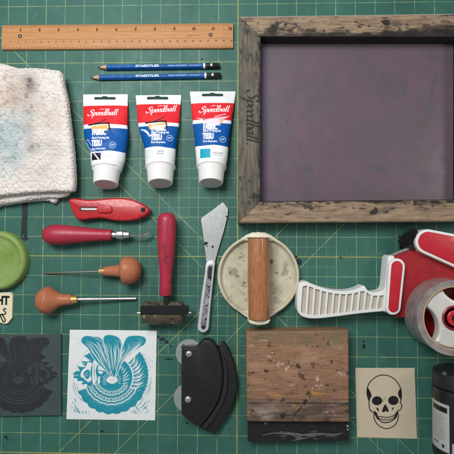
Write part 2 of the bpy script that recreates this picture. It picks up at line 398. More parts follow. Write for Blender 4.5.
g.build('grid_print', [m_line, m_fine, m_major, M('cut_mark', (92, 134, 124), .7, var=(2, .2), wear=(1.4, .5, (62, 106, 97), .9))], mat, fix=False)
m_ink = M('dried_ink', (24, 33, 34), .6, var=(8, .3), wear=(3, .6, (44, 78, 72), .8), bump=(30, .4, .01))
def stain(px, py, r, ry=None, z=.0155, wob=.18):
    s = B(); c = pxs([(px, py)], 0)[0]; n0 = len(s.v); s.disc(c, r/19.6, z, 0, 22, wob=wob)
    if ry: 
        for i in range(n0, len(s.v)): v = s.v[i]; s.v[i] = (v[0], c[1]+(v[1]-c[1])*ry/r, v[2])
    s.build('ink_stain', m_ink, mat, fix=False)
for i, (x, y, r, ry) in enumerate([(25.2, 208, 3.4, 9), (24.2, 216, 2.7, 9), (26.4, 214, 1.2, 7), (24.6, 225, 2.6, 9), (22.6, 231, 1.5, 6), (25.6, 232, 2.0, 7.5), (21.6, 237.6, .8, 1.6), (27.6, 239, .7, 1.2), (24.4, 239, 1.2, 2.6), (363.8, 346, 1.3, 2.8), (363.5, 341.3, 1.1, 1), (102, 431.2, 1.4, 1.2),
        (162, 339, 3.6, 1.3), (167, 342, 2.2, 1.5), (158, 336.5, 1.5, 1.1), (171, 346, 1.3, .8), (186.8, 422.6, 1.2, 1), (169, 359, 4, .7), (299, 261.5, 2.4, 3.4), (296, 257, 1.2, 1.4), (202, 59, 1.2, .8), (340.6, 257.5, 1, .9), (6, 437, 1.3, 1.6), (8, 439.5, .8, .8)]):
    stain(x, y, r, ry, .0155+i*.0006)
# ================================================================== RULER
m_rul = M('ruler_wood', (194, 142, 94), .5, var=(2.2, .12), fine=(30, .08), stretch=(.5, 6, 6), bump=(20, .15, .006), col2=(180, 126, 80), spec=.3)
m_rink = M('ruler_print', (92, 56, 34), .6, var=(9, .25)); m_met = M('steel', (190, 190, 188), .3, 1, var=(6, .08), bump=(30, .1, .004))
zt = .16
C0 = V(2, 24.6, zt); C1 = V(233.2, 22.7, zt); C3 = V(2, 49.4, zt)
ux = (C1-C0).normalized(); uy = Vector((ux.y, -ux.x, 0)); LN = (C1-C0).length; WD = (C3-C0).length
rt = thing('wooden_ruler', (C0.x, C0.y, 0), 'long brown wooden twelve inch ruler above the blue pencils', 'ruler')
def RP(x, y): p = C0+ux*x+uy*y; return (p.x, p.y)
b = B()
prof = [(0, 0), (0, .09), (.03, .125), (.42, .16), (.425, .15), (.44, .15), (.445, .165), (.80, .165), (.805, .15), (.82, .15), (.825, .16), (WD-.03, .125), (WD, .09), (WD, 0)]
vsr = []; n = len(prof)
for x in (0, LN):
    for y, z in prof: p = RP(x, y); vsr.append((p[0], p[1], z+.005))
b.add(vsr, [(i, i+1, n+i+1, n+i) for i in range(n-1)]+[tuple(range(n)), tuple(range(n, 2*n)), (n-1, 0, n, 2*n-1)], 0, False)
def zr(y): return .13+.035*(y-.03)/.39+.004 if y < .42 else .13+.035*(WD-.03-y)/(WD-.86)+.004
def rtick(x, y0, y1, wd, mi=1):
    ps = [RP(x-wd/2, y0), RP(x+wd/2, y0), RP(x+wd/2, y1), RP(x-wd/2, y1)]
    b.add([(*ps[0], zr(y0)+.004), (*ps[1], zr(y0)+.004), (*ps[2], zr(y1)+.004), (*ps[3], zr(y1)+.004)], [(0, 1, 2, 3)], mi, False)
for k in range(1, int(LN*16)):
    x = k/16; h = .34 if k % 16 == 0 else .22 if k % 8 == 0 else .16 if k % 4 == 0 else .1
    rtick(x, .035, .035+h, .012)
ang = math.atan2(ux.y, ux.x)
for k in range(1, 13): b.text(str(k), .19, RP(min(k-.02, LN-.12), .31) if k < 12 else RP(LN-.16, .31), .178, 1, ang, bold=.012)
for k in range(1, int(LN*25.4/1)):
    x = LN-k/25.4; h = .17 if k % 10 == 0 else .12 if k % 5 == 0 else .07
    if x > .02: rtick(x, WD-.035-h, WD-.035, .008)
for k in range(1, 31):
    x = k/2.54+(LN-11.81)*.5
    if x < LN-.08: b.text(str(k), .12, RP(x, .93), .176, 1, ang)
b.text('MADE IN USA', .1, RP(9.95, .64), .176, 1, ang)
b.build('ruler_body', [m_rul, m_rink], rt, bevel=0)
for x in (.96, 10.85):
    p = RP(x, .62); h = B(); h.disc(p, .105, .179, 0, 24, ir=.055); h.disc(p, .055, .1795, 1, 20); h.build('rivet', [M('rivet_metal', (50, 38, 30), .5, .3), M('rivet_hole', (150, 118, 88), .6)], rt)
# ================================================================== PENCILS
m_blue = M('pencil_lacquer', (8, 84, 156), .5, var=(2, .1), spec=.25, bump=(12, .05, .01)); m_cw = M('sharpened_cedar', (206, 164, 128), .7, var=(8, .15), stretch=(1, 5, 5)); m_gr = M('graphite', (46, 48, 52), .45, .2)
m_wb = M('white_band', (225, 228, 230), .4); m_bk = M('black_lacquer', (22, 22, 25), .3, coat=.3); m_si = M('silver_stamp', (196, 208, 222), .4)
def pencil(tip, end, label):
    z = .135; a = V(tip[0], tip[1], z); e = V(end[0], end[1], z); d = (e-a).normalized(); L_ = (e-a).length; R_ = .138
    t = thing('pencil', (a.x, a.y, 0), label, 'pencil', 'blue pencils under the ruler')
    lw = .52
    B().lathe([(.15, .040), (lw*.95, R_*.97)], a, d, 24).build('wood_tip', m_cw, t)
    B().lathe([(0, .004), (.17, .045)], a, d, 20).build('lead', m_gr, bpy.data.objects[[o.name for o in t.children if o.name.startswith('wood_tip')][0]])
    b = B().lathe([(lw*.93, R_*.99), (lw, R_), (L_-.83, R_)], a, d, 6)
    for i in range(len(b.sm)): b.sm[i] = False
    b.v = [v for v in b.v]
    dx = d; side = Vector((d.y, -d.x, 0)); zz = z+R_*.866+.004
    an = math.atan2(d.y, d.x)
    def at(x, y=0): p = a+d*x+side*y; return (p.x, p.y)
    b.text('STAEDTLER', .15, at((148-tip[0])/19.4), zz, 1, an, bold=.006, sx=1.55); b.text('MARS LUMOGRAPH', .09, at((178-tip[0])/19.4), zz, 1, an, sx=1.2); b.text('MADE IN GERMANY', .065, at((195-tip[0])/19.4), zz, 1, an)
    b.build('barrel', [m_blue, m_si], t, bevel=.006)
    B().lathe([(L_-.84, R_*1.02), (L_-.74, R_*1.02)], a, d, 24).build('band', m_wb, t)
    c = B().lathe([(L_-.75, R_*1.01), (L_-.06, R_*1.01), (L_-.01, R_*.85), (L_, R_*.5), (L_+.005, .01)], a, d, 24)
    c.text('4B' if tip[0] > 95 else '2B', .13, at(L_-.42), z+R_*1.01+.004, 1, an+math.pi/2, bold=.01); c.build('end_cap', [m_bk, m_si], t)
pencil((97.2, 67.4), (219.8, 65.8), 'blue pencil with black end cap, the upper of the two and set further right')
pencil((90, 77.6), (221, 75.4), 'blue pencil with black end cap, the lower one nearest the paint tubes')
# ================================================================== TOWEL
m_tow = M('terry_cotton', (224, 217, 212), .95, var=(3, .03), fine=(9, .05), paint=True, sheen=.3, bump=(34, .6, .02), spec=.05)
cv = canv(-80, 55, 90, 215, .05, .8)
for c, r, col, al in [((12, 140), 17, (150, 178, 182), .45), ((5, 158), 16, (138, 166, 168), .4), ((22, 118), 12, (158, 176, 178), .3), ((2, 122), 11, (150, 172, 176), .34), ((31, 82), 3, (60, 62, 68), .75), ((33, 90), 3, (74, 72, 76), .4), ((30, 100), 10, (120, 112, 110), .28), ((36, 146), 5, (70, 70, 74), .38), ((20, 88), 15, (176, 156, 138), .35), ((46, 115), 14, (192, 170, 152), .35), ((55, 150), 6, (110, 110, 108), .2), ((10, 100), 14, (188, 164, 142), .4), ((28, 128), 5, (96, 104, 108), .3), ((40, 172), 13, (188, 172, 160), .25)]:
    cv.blob(c, r, col, al, soft=60*.3)
    for q in range(5): cv.blob((c[0]+random.uniform(-r, r), c[1]+random.uniform(-r, r)), r*random.uniform(.15, .4), col, al*.6, soft=8)
for i in range(420):
    x, y = random.uniform(-5, 62), random.uniform(72, 190); k_ = (x-14)**2/500+(y-100)**2/700 < 1; t_ = x < 22 and 112 < y < 180
    cv.blob((x, y), random.uniform(.6, 2.2), random.choice([(134, 158, 160), (160, 184, 186), (110, 128, 132)]) if t_ else random.choice([(176, 150, 128), (130, 118, 110), (150, 132, 118)]) if k_ else random.choice([(196, 184, 176), (176, 166, 160)]), random.uniform(.15, .5) if (k_ or t_) else .25, soft=2)
for x, y, r in ((31, 81, 1.6), (30, 87, 1), (34, 147, 1.6), (40, 147.5, 1), (38, 145, .8), (18, 146, 1.2), (26, 133, .9), (50, 126, 1), (28, 98, 1.4), (33, 108, 1.2), (1, 117, 1.3)): cv.blob((x, y), r, (56, 56, 62), .6, soft=2)
tw = thing('folded_towel', (V(10, 130, 0).x, V(10, 130, 0).y, 0), 'folded off-white terry towel smudged with blue and grey ink', 'towel')
LAY = [  # outline at its top height, z0, z1
 ([(-34, 69), (0, 69), (30, 68), (50, 69.5), (60, 72), (62.5, 84), (66, 100), (69, 125), (72, 150), (73.5, 175), (73, 188), (69, 191), (50, 191), (20, 193), (0, 195), (-34, 197)], .5, .95),
 ([(-34, 71), (30, 71), (58, 76), (64, 110), (69, 160), (69, 190), (62, 196.5), (40, 198), (0, 203.5), (-34, 205)], .28, .55),
 ([(-34, 74), (30, 74), (56, 80), (62, 120), (64, 175), (58, 194), (54, 202.5), (45, 200), (20, 202), (0, 205), (-34, 207)], .0, .32)]
ICO = np.array([(0,0,1),(.894,0,.447),(.276,.851,.447),(-.724,.526,.447),(-.724,-.526,.447),(.276,-.851,.447),(.724,.526,-.447),(-.276,.851,-.447),(-.894,0,-.447),(-.276,-.851,-.447),(.724,-.526,-.447),(0,0,-1)])
ICF = np.array([(0,1,2),(0,2,3),(0,3,4),(0,4,5),(0,5,1),(1,6,2),(2,7,3),(3,8,4),(4,9,5),(5,10,1),(6,7,2),(7,8,3),(8,9,4),(9,10,5),(10,6,1),(6,11,7),(7,11,8),(8,11,9),(9,11,10),(10,11,6)])
gq = np.random.default_rng(3)
_cx, _cy = np.meshgrid(np.arange(-15, -6, .19), np.arange(-2, 11, .16)); _cx = _cx+.095*(np.arange(_cx.shape[0]) % 2)[:, None]; _cx = _cx+gq.uniform(-.06, .06, _cx.shape); _cy = _cy+gq.uniform(-.05, .05, _cy.shape)
def CL(x, y):
    d = np.full(x.shape, 9.); i0 = ((x+15)/.19).astype(int); j0 = ((y+2)/.16).astype(int)
    for di in (-1, 0, 1, 2):
        for dj in (-1, 0, 1, 2):
            ii = np.clip(i0+di, 0, _cx.shape[1]-1); jj = np.clip(j0+dj, 0, _cx.shape[0]-1); d = np.minimum(d, np.hypot(((x-_cx[jj, ii])*.8+(y-_cy[jj, ii])*.6)*1.25, ((y-_cy[jj, ii])*.8-(x-_cx[jj, ii])*.6)*.85))
    return .07*np.clip(1-(d/.13)**2, -.3, 1)
b = B(); tuft = []
for li, (ol, z0, z1) in enumerate(LAY):
    pts = [p[:2] for p in pxs(smoothpath(ol, 5, True), z1)]
    b.prism(pts, z0, z1-.052, inset=(.13, .15))
    P = np.array(pts); A = P; Bq = np.roll(P, -1, 0)
    for a_, b_ in zip(A, Bq):                      # tufts down the sides
        L_ = np.linalg.norm(b_-a_)
        if a_[0] < -13.6: continue
        for k in range(int(L_*(z1-z0)*520)+1):
            t_ = random.random(); tuft.append((*(a_*(1-t_)+b_*t_), random.uniform(z0+.05, z1-.08)))
    lo, hi = P.min(0), P.max(0); lo[0] = max(lo[0], -13.6); sp = .03
    gx, gy = np.meshgrid(np.arange(lo[0], hi[0], sp), np.arange(lo[1], hi[1], sp)); gx = gx+rng.uniform(-.01, .01, gx.shape); gy = gy+rng.uniform(-.01, .01, gy.shape)
    ins = np.zeros(gx.shape, bool); dd = np.full(gx.shape, 9e9)
    for (ax, ay), (bx, by) in zip(A, Bq):
        if ay != by: ins ^= ((ay > gy) != (by > gy)) & (gx < (bx-ax)*(gy-ay)/(by-ay)+ax)
        dx, dy = bx-ax, by-ay; l = dx*dx+dy*dy+1e-12; t_ = np.clip(((gx-ax)*dx+(gy-ay)*dy)/l, 0, 1); dd = np.minimum(dd, np.hypot(gx-ax-t_*dx, gy-ay-t_*dy))
    if li: ins &= (dd < .6)
    dd = np.clip(dd/.16, 0, 1); zz = z1-.195+.14*np.sqrt(1-(1-dd)**2)+.06*(fbm(gx, gy, 2.2, 4)-.5)+CL(gx, gy)
    zz = zz+.045+.07*(fbm(gx+.4*gy, gy-.3*gx, 15, 31, 3)-.5)
    idx_ = -np.ones(ins.shape, int); idx_[ins] = np.arange(ins.sum()); q4 = np.stack([idx_[:-1, :-1], idx_[:-1, 1:], idx_[1:, 1:], idx_[1:, :-1]], -1).reshape(-1, 4); q4 = q4[(q4 >= 0).all(1)]
    b.add(list(zip(gx[ins], gy[ins], zz[ins])), q4.tolist())
    keep = ins & ((dd < .7) | (rng.random(ins.shape) < .012))
    for x, y, z in zip(gx[keep], gy[keep], zz[keep]): tuft.append((x, y, z-.012))
T_ = np.array(tuft); nT = len(T_)
S_ = rng.uniform(.026, .042, (nT, 1, 3)); S_[..., 2] *= .85
th = rng.uniform(0, 6.28, nT); tl = rng.normal(0, .28, nT)
c_, s_ = np.cos(th), np.sin(th); ct, st = np.cos(tl), np.sin(tl)
Rz = np.zeros((nT, 3, 3)); Rz[:, 0, 0] = c_; Rz[:, 0, 1] = -s_; Rz[:, 1, 0] = s_; Rz[:, 1, 1] = c_; Rz[:, 2, 2] = 1
Rx = np.zeros((nT, 3, 3)); Rx[:, 0, 0] = 1; Rx[:, 1, 1] = ct; Rx[:, 1, 2] = -st; Rx[:, 2, 1] = st; Rx[:, 2, 2] = ct
VV = np.einsum('nij,nkj->nki', Rz@Rx, ICO[None]*S_)+T_[:, None]+rng.normal(0, .005, (nT, 1, 3))
o0 = len(b.v); allv = np.vstack([np.array(b.v), VV.reshape(-1, 3)]); allf = b.f+(ICF[None]+o0+12*np.arange(nT)[:, None, None]).reshape(-1, 3).tolist()
me = bpy.data.meshes.new('pile'); me.from_pydata((allv-np.array(wloc(tw))).tolist(), [], allf); me.materials.append(m_tow)
at_ = me.color_attributes.new('paint', 'FLOAT_COLOR', 'POINT'); at_.data.foreach_set('color', cv.sample(allv[:, 0], allv[:, 1]).astype(np.float32).ravel())
me.polygons.foreach_set('use_smooth', [True]*len(me.polygons)); me.update()
o = bpy.data.objects.new('terry_cloth', me); sc.collection.objects.link(o); o.parent = tw
# ================================================================== PAINT TUBES
m_tube = M('tube_laminate', (236, 238, 240), .38, var=(2, .02), paint=True, coat=.1, spec=.35, bump=(3.5, .45, .03), bump2=(40, .05, .004)); m_cap = M('cap_plastic', (238, 238, 236), .42, var=(4, .02)); m_capend = M('cap_end_plastic', (196, 192, 192), .55, var=(6, .05))
m_slot = M('hang_hole', (36, 66, 58), .8)
def tube(wid, cap, red, bands, swatch, label, slot, seed, lett):
    """wid: (py, left, right); bands: photo y of red top, red bottom, blue top, blue bottom"""
    top = wid[0]; bot = wid[-1]; L_ = bot[0]-top[0]
    t = thing('paint_tube', (V((top[1]+top[2])/2, top[0], 0).x, V(0, (top[0]+bot[0])/2, 0).y, 0), label, 'paint tube', 'fabric ink tubes in a row')
    def hz(py): q = (py-top[0])/L_; return .03+1.17*min(1, max(0, (q-.03)/.86))**.8
    ys = np.linspace(top[0], bot[0], 300); wl = np.interp(ys, [q[0] for q in wid], [q[1] for q in wid]); wr = np.interp(ys, [q[0] for q in wid], [q[2] for q in wid])
    k = np.ones(9)/9; sm = lambda a: np.concatenate([a[:4], np.convolve(a, k, 'valid'), a[-4:]]); wl, wr = sm(wl), sm(wr)
    na = 300; X = np.zeros((300, na)); Y = X.copy(); Z = X.copy()
    for i, y in enumerate(ys):
        h = hz(y); a = np.arange(na)/na*2*math.pi; e = .8 if h > .3 else 1
        pl = W(wl[i], y, h*.5); pr = W(wr[i], y, h*.5); cx = (pl[0]+pr[0])/2; hw = (pr[0]-pl[0])/2
        X[i] = cx+hw*np.sign(np.cos(a))*np.abs(np.cos(a))**.92; Z[i] = h/2*(1+np.sin(a)); Y[i] = pl[1]
    wr_ = .022*(fbm(X, Y, 2.1, seed)-.5)*np.clip((Z-.05)*4, 0, 1); Z = Z+wr_*2+.002
    cz = .5
    c = Canvas(X.min()-.1, Y.min()-.1, X.max()+.1, Y.max()+.1, .016, T=lambda p: W(p[0], p[1], .08+.5*max(0, min(1, (p[1]-top[0])/L_)))[:2])
    x0, x1 = top[1]-4, top[2]+4; rt_, rb, bt, bb = bands; sl = red
    def band(a0, a1, col):
        n_ = 14; up = [(x0+(x1-x0)*i/n_, a0+sl*(i/n_-.5)) for i in range(n_+1)]; dn = [(x0+(x1-x0)*i/n_, a1+sl*(i/n_-.5)*(-.6)+.9*math.sin(i*.9+seed)*(.5 if a1 > 140 else .15)) for i in range(n_+1)]
        c.poly(up+dn[::-1], col)
    band(rt_, rb, (222, 40, 48)); band(bt, bb, (0, 84, 160))
    cx = (top[1]+top[2])/2+slot[2]
    lx, ly, lr, fx, f1, f2, f3, f4, ax_, ay_ = lett
    c.script(lx, ly, 3.0, (252, 250, 250), wmax=.34, sx=1.36, rot=math.radians(lr))
    if swatch == 'turquoise':
        c.poly([(cx-16, rb-2), (cx-6, rb-.5), (cx+16, rb-4), (cx+8, rb+1), (cx+7, rb+6), (cx-6, rb+6), (cx-8, rb+2)], (232, 214, 226), .9, soft=3)
        c.blob((cx-9, rb-.4), 1.5, (176, 70, 120), .7); c.blob((cx+8.5, rb+.8), 2.2, (222, 178, 140), .9); c.line([(cx+2, rb-3), (cx+12, rb-6)], .9, (240, 200, 216), .9)
    else:
        c.poly([(cx-11.5, rb+2.2), (cx+5.5, rb+.5), (cx+6.5, rb+6.5), (cx-9, rb+7.5)], (238, 186, 110)); c.line([(cx-12.5, rb+1), (cx-3, rb-1.5), (cx+4, rb-5)], 1.1, BLACK); c.line([(cx-13.5, rb+.5), (cx+6.5, rb-1.4), (cx+8, rb+6)], 1.6, BLACK)
    TW = (240, 243, 250)
    c.text('FABRIC', 8.6, (fx, f1), TW, bold=.035, sx=.5, align='LEFT'); c.text('Block Printing Ink', 3.0, (fx, f2), TW, bold=.03, sx=.8, align='LEFT')
    c.text('TISSU', 8.6, (fx-.3, f3), TW, bold=.035, sx=.5, align='LEFT'); c.text("Encre d'impression", 2.6, (fx, f4), TW, bold=.03, sx=.7, align='LEFT')
    c.line([(ax_+2.9*math.cos(a), ay_+2.9*math.sin(a)) for a in np.linspace(0, 6.3, 20)], .5, (180, 204, 236)); c.text('AP', 2.8, (ax_, ay_), (200, 216, 240), bold=.03)
    xs, ysw = slot[3], slot[4]
    if swatch == 'black':
        c.poly([(xs, ysw-4), (xs+10, ysw-3.6), (xs+10, ysw+3.4), (xs, ysw+3.6)], (18, 18, 26)); c.line([(xs+2, ysw-4), (xs+8, ysw+3)], 1.3, (226, 228, 234)); c.poly([(xs+5, ysw-3.2), (xs+10, ysw-3.2), (xs+10, ysw+1)], (40, 44, 110))
        c.text('BLACK NOIR', 1.6, (xs+16, ysw), (150, 150, 160)); c.line([(xs-1, ysw+9), (xs+1.6, ysw+8)], 1, (60, 60, 60))
        c.line([(82.5, 141), (88, 144), (91, 150), (100, 153.5)], 1.2, (220, 228, 238), .85, taper=True); c.line([(84, 143.5), (90, 141), (94, 147)], .7, (200, 216, 238), .8); c.line([(83, 147), (90, 151), (97, 155)], .9, (230, 234, 240), .8)
    elif swatch == 'white':
        c.poly([(xs, ysw-5), (xs+9.5, ysw-5), (xs+9.5, ysw+4.6), (xs, ysw+4.6)], (222, 224, 226)); c.text('WHITE', 2, (xs+15.5, ysw-2.2), (40, 40, 46), bold=.03); c.text('BLANC', 2, (xs+15.5, ysw), (60, 60, 66), bold=.03)
        c.line([(142.5, 131), (148, 133), (151.5, 138), (157, 134.5)], 1.3, (232, 238, 246), .85, sm=4); c.line([(146, 132), (150, 135.5)], 2, (232, 238, 246), .7)
    else:
        c.poly([(xs, ysw-4.6), (xs+10.2, ysw-4.6), (xs+10.2, ysw+4.4), (xs, ysw+4.6)], (0, 160, 186)); c.text('TURQUOISE', 1.9, (xs+17, ysw-.3), (90, 90, 96), bold=.02); c.text('TURQUOISE', 1.5, (xs+17, ysw+2), (130, 130, 134))
        c.line([(196, 152), (196.5, 160)], .5, (150, 150, 154))
    gridmesh('tube_body', X, Y, Z, m_tube, t, c, wrap=True, ends=True)
    h = B(); a, b_ = slot[0], slot[1]; zz = .075
    h.prism(pxs([(a+.4, b_-1.1), (a+7.4, b_-1.1), (a+8.8, b_-2), (a+12.2, b_-2), (a+13.6, b_-1.1), (a+20.6, b_-1.1), (a+21, b_+.1), (a+20.6, b_+1.3), (a+.4, b_+1.3), (a, b_)], zz), .05, .155); h.build('hang_hole', m_slot, t)
    # cap: slightly conical with a recessed end, raised a little towards its end
    (ca, cb), (ea, eb, er) = cap; zc = hz(bot[0])*.5+.02; A = V(ca, cb, zc+.02); E = V(ea, eb, zc+.26); d = (E-A).normalized(); Lc = (E-A).length; r0 = er[0]/19.9; r1 = er[1]/20.4
    q = B().lathe([(-.06, r0*1.12), (.0, r0*1.12), (.03, r0*1.04), (.06, r0), (Lc-.03, r1*1.01), (Lc, r1*.97), (Lc+.004, r1*.9)], A, d, 72); q = q.build('cap', m_cap, t)
    B().lathe([(Lc-.05, r1*.885), (Lc+.006, r1*.885)], A, d, 60).build('cap_end', m_capend, q)
tube([(94.6, 83.2, 127.8), (107, 83.3, 127.8), (125, 83.7, 127.5), (133, 84, 128), (140, 85.3, 127.8), (147, 87.6, 126.6), (152, 90.5, 126), (160, 91, 125), (166, 91.6, 123.2), (171, 93.0, 121.3)],
     ((107, 169.5), (105.7, 184.6, (13.1, 12.1))), -.3, (106.2, 125.8, 129.8, 153.2), 'black', 'ink tube with a black swatch and a red and blue label, its side creased', (94.7, 98.6, -1.5, 94.6, 158.5), 3, (89.6, 116.8, -1.5, 94.6, 134.2, 139.8, 145.4, 150.6, 115.4, 147))
tube([(95.4, 135.6, 181.2), (105, 136.5, 180.6), (125, 138.2, 179.2), (133, 140, 178), (141, 142.7, 176.8), (149, 144.9, 175.7), (158, 145.2, 175.2), (165, 145.6, 174.4), (168.5, 147, 173.6)],
     ((160.3, 168), (160.3, 183.4, (13.4, 12.2))), -.4, (104.6, 123.9, 127.6, 149.2), 'white', 'ink tube with a white swatch and a red and blue label', (147.2, 98.3, 1.8, 147, 155.8), 11, (147.8, 114.2, -5, 153, 130, 134.3, 139.5, 144.3, 171, 139.8))
tube([(91.7, 189.9, 235.6), (103, 191, 234.4), (115, 192, 232.6), (125, 192.8, 231.3), (140, 194.9, 229), (150, 195.2, 228.4), (158, 195.8, 227.6), (164, 196.6, 226.6), (168.5, 197.6, 225.2)],
     ((211.4, 168), (211, 183, (13.3, 11.9))), -.4, (103.6, 121.2, 124.8, 147.6), 'turquoise', 'ink tube with a turquoise swatch and a red and blue label', (202, 95.2, .6, 201, 155.6), 23, (200.4, 113.6, -2.5, 203.8, 128.8, 132.8, 138.4, 143.4, 223, 141.2))
# ================================================================== SCREEN FRAME
m_fw = M('frame_pine', (160, 136, 110), .62, var=(1.6, .2), fine=(9, .16), paint=True, stretch=(.7, 6, 6), bump=(14, .35, .012), col2=(116, 98, 80), speck=(5, .66, (60, 50, 44), .55))
m_fv = M('frame_pine_grey', (112, 104, 90), .7, var=(1.6, .2), fine=(9, .16), paint=True, stretch=(6, .7, 6), bump=(14, .4, .012), col2=(76, 71, 63), speck=(5, .64, (56, 50, 46), .55))
fr = thing('screen_frame', (*pxs([(358, 118)], 0)[0], 0), 'large ink-stained wooden screen printing frame with a purple grey mesh', 'screen frame')
ZT = .98
def fq(pts): return pxs(pts, ZT)
FO = [(239.6, 16.6), (484, 13.2), (484, 221.4), (237.6, 223)]; FI = [(260.6, 36.6), (461, 36.6), (461, 199.6), (260.4, 201.4)]
cvf = canv(230, 5, 495, 230, .022, ZT)
K = (22, 20, 20)
for x, y, r, ry, al in [(270, 29, 5, 5, .45), (283, 30, 7, 3, .35), (300, 29, 3, 3, .5), (268, 34, 9, 3, .5), (330, 34, 14, 2, .45), (395, 34, 22, 2.4, .5), (430, 32, 24, 4, .6), (448, 24, 8, 4, .5), (360, 24, 3, 1.2, .4), (410, 20, 4, 1.2, .35), (424, 17, 3, 1, .5), (300, 204, 14, 2, .5), (380, 202, 20, 1.8, .5), (430, 204, 14, 2.4, .5), (254, 198, 6, 5, .4), (245, 206, 4, 7, .3), (275, 27, 3.4, 5.5, .95), (272, 31, 4, 4, .9), (279, 23.5, 3, 1.6, .8), (285.5, 24.5, 1.8, 1.4, .95), (290, 31, 4.5, 1.6, .85), (311, 30.5, 4.6, 2.6, .8), (304, 31.5, 3, 1.7, .5), (385.5, 22.5, 4.6, 2.6, .97), (396, 24.6, 6.4, 2.6, .5), (366, 21, 1, .7, .7), (359, 27, 2.2, 1.3, .4), (428, 27, 6, 3, .75), (440, 29, 9, 3.6, .8), (452, 30, 8, 4.5, .85), (446, 15.5, 4, 1, .9), (453, 15, 3, 1.3, .9), (337, 17, 1.4, .9, .6), (372, 33, 8, 1.6, .5), (412, 31, 7, 2, .6), (420, 24, 3, .8, .35),
        (374.3, 211.5, 3.8, 3.7, .93), (362.5, 208.7, 3.4, 1, .85), (386, 211.4, 3.2, 1, .8), (394, 208.6, 1, .8, .9), (415, 203.4, 1.6, 2.4, .85), (328, 203.5, 2, 1.8, .8), (307, 206.5, 4, 2.6, .8), (311, 209, 2, 1.6, .9), (296, 206, 5, 1.2, .5), (327, 218.2, 2, 1, .5), (318, 206, 4, 1.4, .5), (436, 203, 6, 2, .5), (256, 196, 3, 3.4, .6), (252.5, 197, 2, 2, .6), (250, 181, 2.4, 1.5, .45), (246, 190, 1.6, 1, .4), (262, 205, 6, 2, .45), (275, 208, 8, 2.4, .35), (247, 216, 3, 2, .3), (243, 177, 2, 1, .4), (266, 218, 3, 1, .35), (244, 30, 1.6, 4, .3), (254, 60, 2, 6, .2), (258, 150, 1.6, 9, .3)]:
    cvf.blob((x, y), r, K, al, ry=ry, soft=2.2)
for i in range(26):
    x = random.uniform(262, 456); cvf.blob((x, random.uniform(32, 36)), random.uniform(3, 10), K, .35+.3*(x > 380), ry=random.uniform(1.5, 4), soft=5)
for i in range(16): cvf.blob((random.uniform(300, 456), random.uniform(24, 34)), random.uniform(.6, 2.2), K, .85, ry=random.uniform(.5, 1.4))
for i in range(22): cvf.blob((random.uniform(258, 456), random.uniform(202, 208)), random.uniform(.6, 3), K, random.uniform(.5, .95), ry=random.uniform(.5, 1.6))
for i in range(12): cvf.blob((random.uniform(241, 262), random.choice([random.uniform(175, 219), random.uniform(18, 45)])), random.uniform(.8, 3), K, random.uniform(.3, .8), ry=random.uniform(.6, 2.6), soft=3)
for y0_ in (16.9, 221.6): cvf.line([(239, y0_), (262, y0_-.2), (470, y0_-2.6 if y0_ < 50 else y0_-1)], .9, (60, 50, 42), .35, soft=3)
for i in range(60):
    x = random.uniform(262, 456); cvf.blob((x, 35.6-random.uniform(0, 1.6)), random.uniform(2, 6), K, .5+.3*(x > 330)*random.random(), ry=random.uniform(.8, 2.2), soft=3)
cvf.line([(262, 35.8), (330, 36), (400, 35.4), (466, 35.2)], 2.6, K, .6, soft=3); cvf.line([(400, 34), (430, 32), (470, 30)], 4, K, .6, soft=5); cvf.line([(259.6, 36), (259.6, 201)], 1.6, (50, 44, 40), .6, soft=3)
for i in range(34): cvf.blob((random.uniform(264, 456), random.choice([random.uniform(17, 36), random.uniform(200, 220)])), random.uniform(.4, 3.2), K, random.uniform(.5, .95), ry=random.uniform(.3, 1.4), soft=1.5)
for i in range(24): cvf.blob((random.uniform(240, 260), random.uniform(20, 218)), random.uniform(.4, 1.6), K, random.uniform(.4, .9), ry=random.uniform(.4, 3), soft=2)
for i in range(10): cvf.blob((random.uniform(256, 260), random.uniform(30, 205)), random.uniform(1, 2.4), K, random.uniform(.4, .8), ry=random.uniform(3, 9), soft=3)
cvf.line([(238.6, 17), (238.2, 222)], 1.2, (52, 46, 40), .5, soft=3); cvf.line([(238, 222.4), (470, 221)], 1.2, (44, 38, 34), .55, soft=3)
for i in range(55):
    x = random.uniform(262, 456); cvf.blob((x, 200.9+random.uniform(0, 1.2)), random.uniform(2, 5), K, random.uniform(.3, .9), ry=random.uniform(.6, 1.5), soft=2)
for i in range(26): cvf.blob((259.8-random.uniform(0, 1.4), random.uniform(38, 200)), 1.1, K, random.uniform(.25, .7), ry=random.uniform(2, 6), soft=2)
for a in [((281, 21.5), (291, 24), (297, 25.5), (292, 29.5)), ((280, 30), (287, 25)), ((297, 26), (288, 30.5))]: cvf.line(a, 1.1, K, .85, sm=3)
for i in range(30): cvf.line([(random.uniform(240, 258), y0 := random.uniform(20, 200)), (random.uniform(242, 256), y0+random.uniform(2, 5))], random.uniform(.2, .5), (70, 62, 56), .35)
for p_ in ([(258, 36.8), (466, 36.9)], [(258, 201.2), (300, 201), (466, 199.4)], [(460.8, 34), (460.8, 202)]): cvf.line(p_, 1.6, (24, 21, 20), .93, soft=1.6)  # inner rail walls blackened: shadow inside the frame painted into their colour
cvf.line([(239, 16.5), (484, 13.2)], 1.6, (196, 186, 176), .7, soft=2)
for i in range(26): cvf.blob((random.uniform(242, 456), random.choice([random.uniform(17, 34), random.uniform(203, 219)])), random.uniform(.3, 1.4), K, random.uniform(.4, .9), ry=random.uniform(.3, .9))
for i in range(30): cvf.blob((random.uniform(250, 456), random.choice([random.uniform(20, 36), random.uniform(201, 212)])), random.uniform(3, 12), (60, 52, 46), random.uniform(.12, .32), ry=random.uniform(1, 3), soft=6)
for i in range(16): cvf.blob((random.uniform(241, 259), random.uniform(20, 215)), random.uniform(1, 4), (66, 58, 52), random.uniform(.15, .35), ry=random.uniform(3, 11), soft=6)
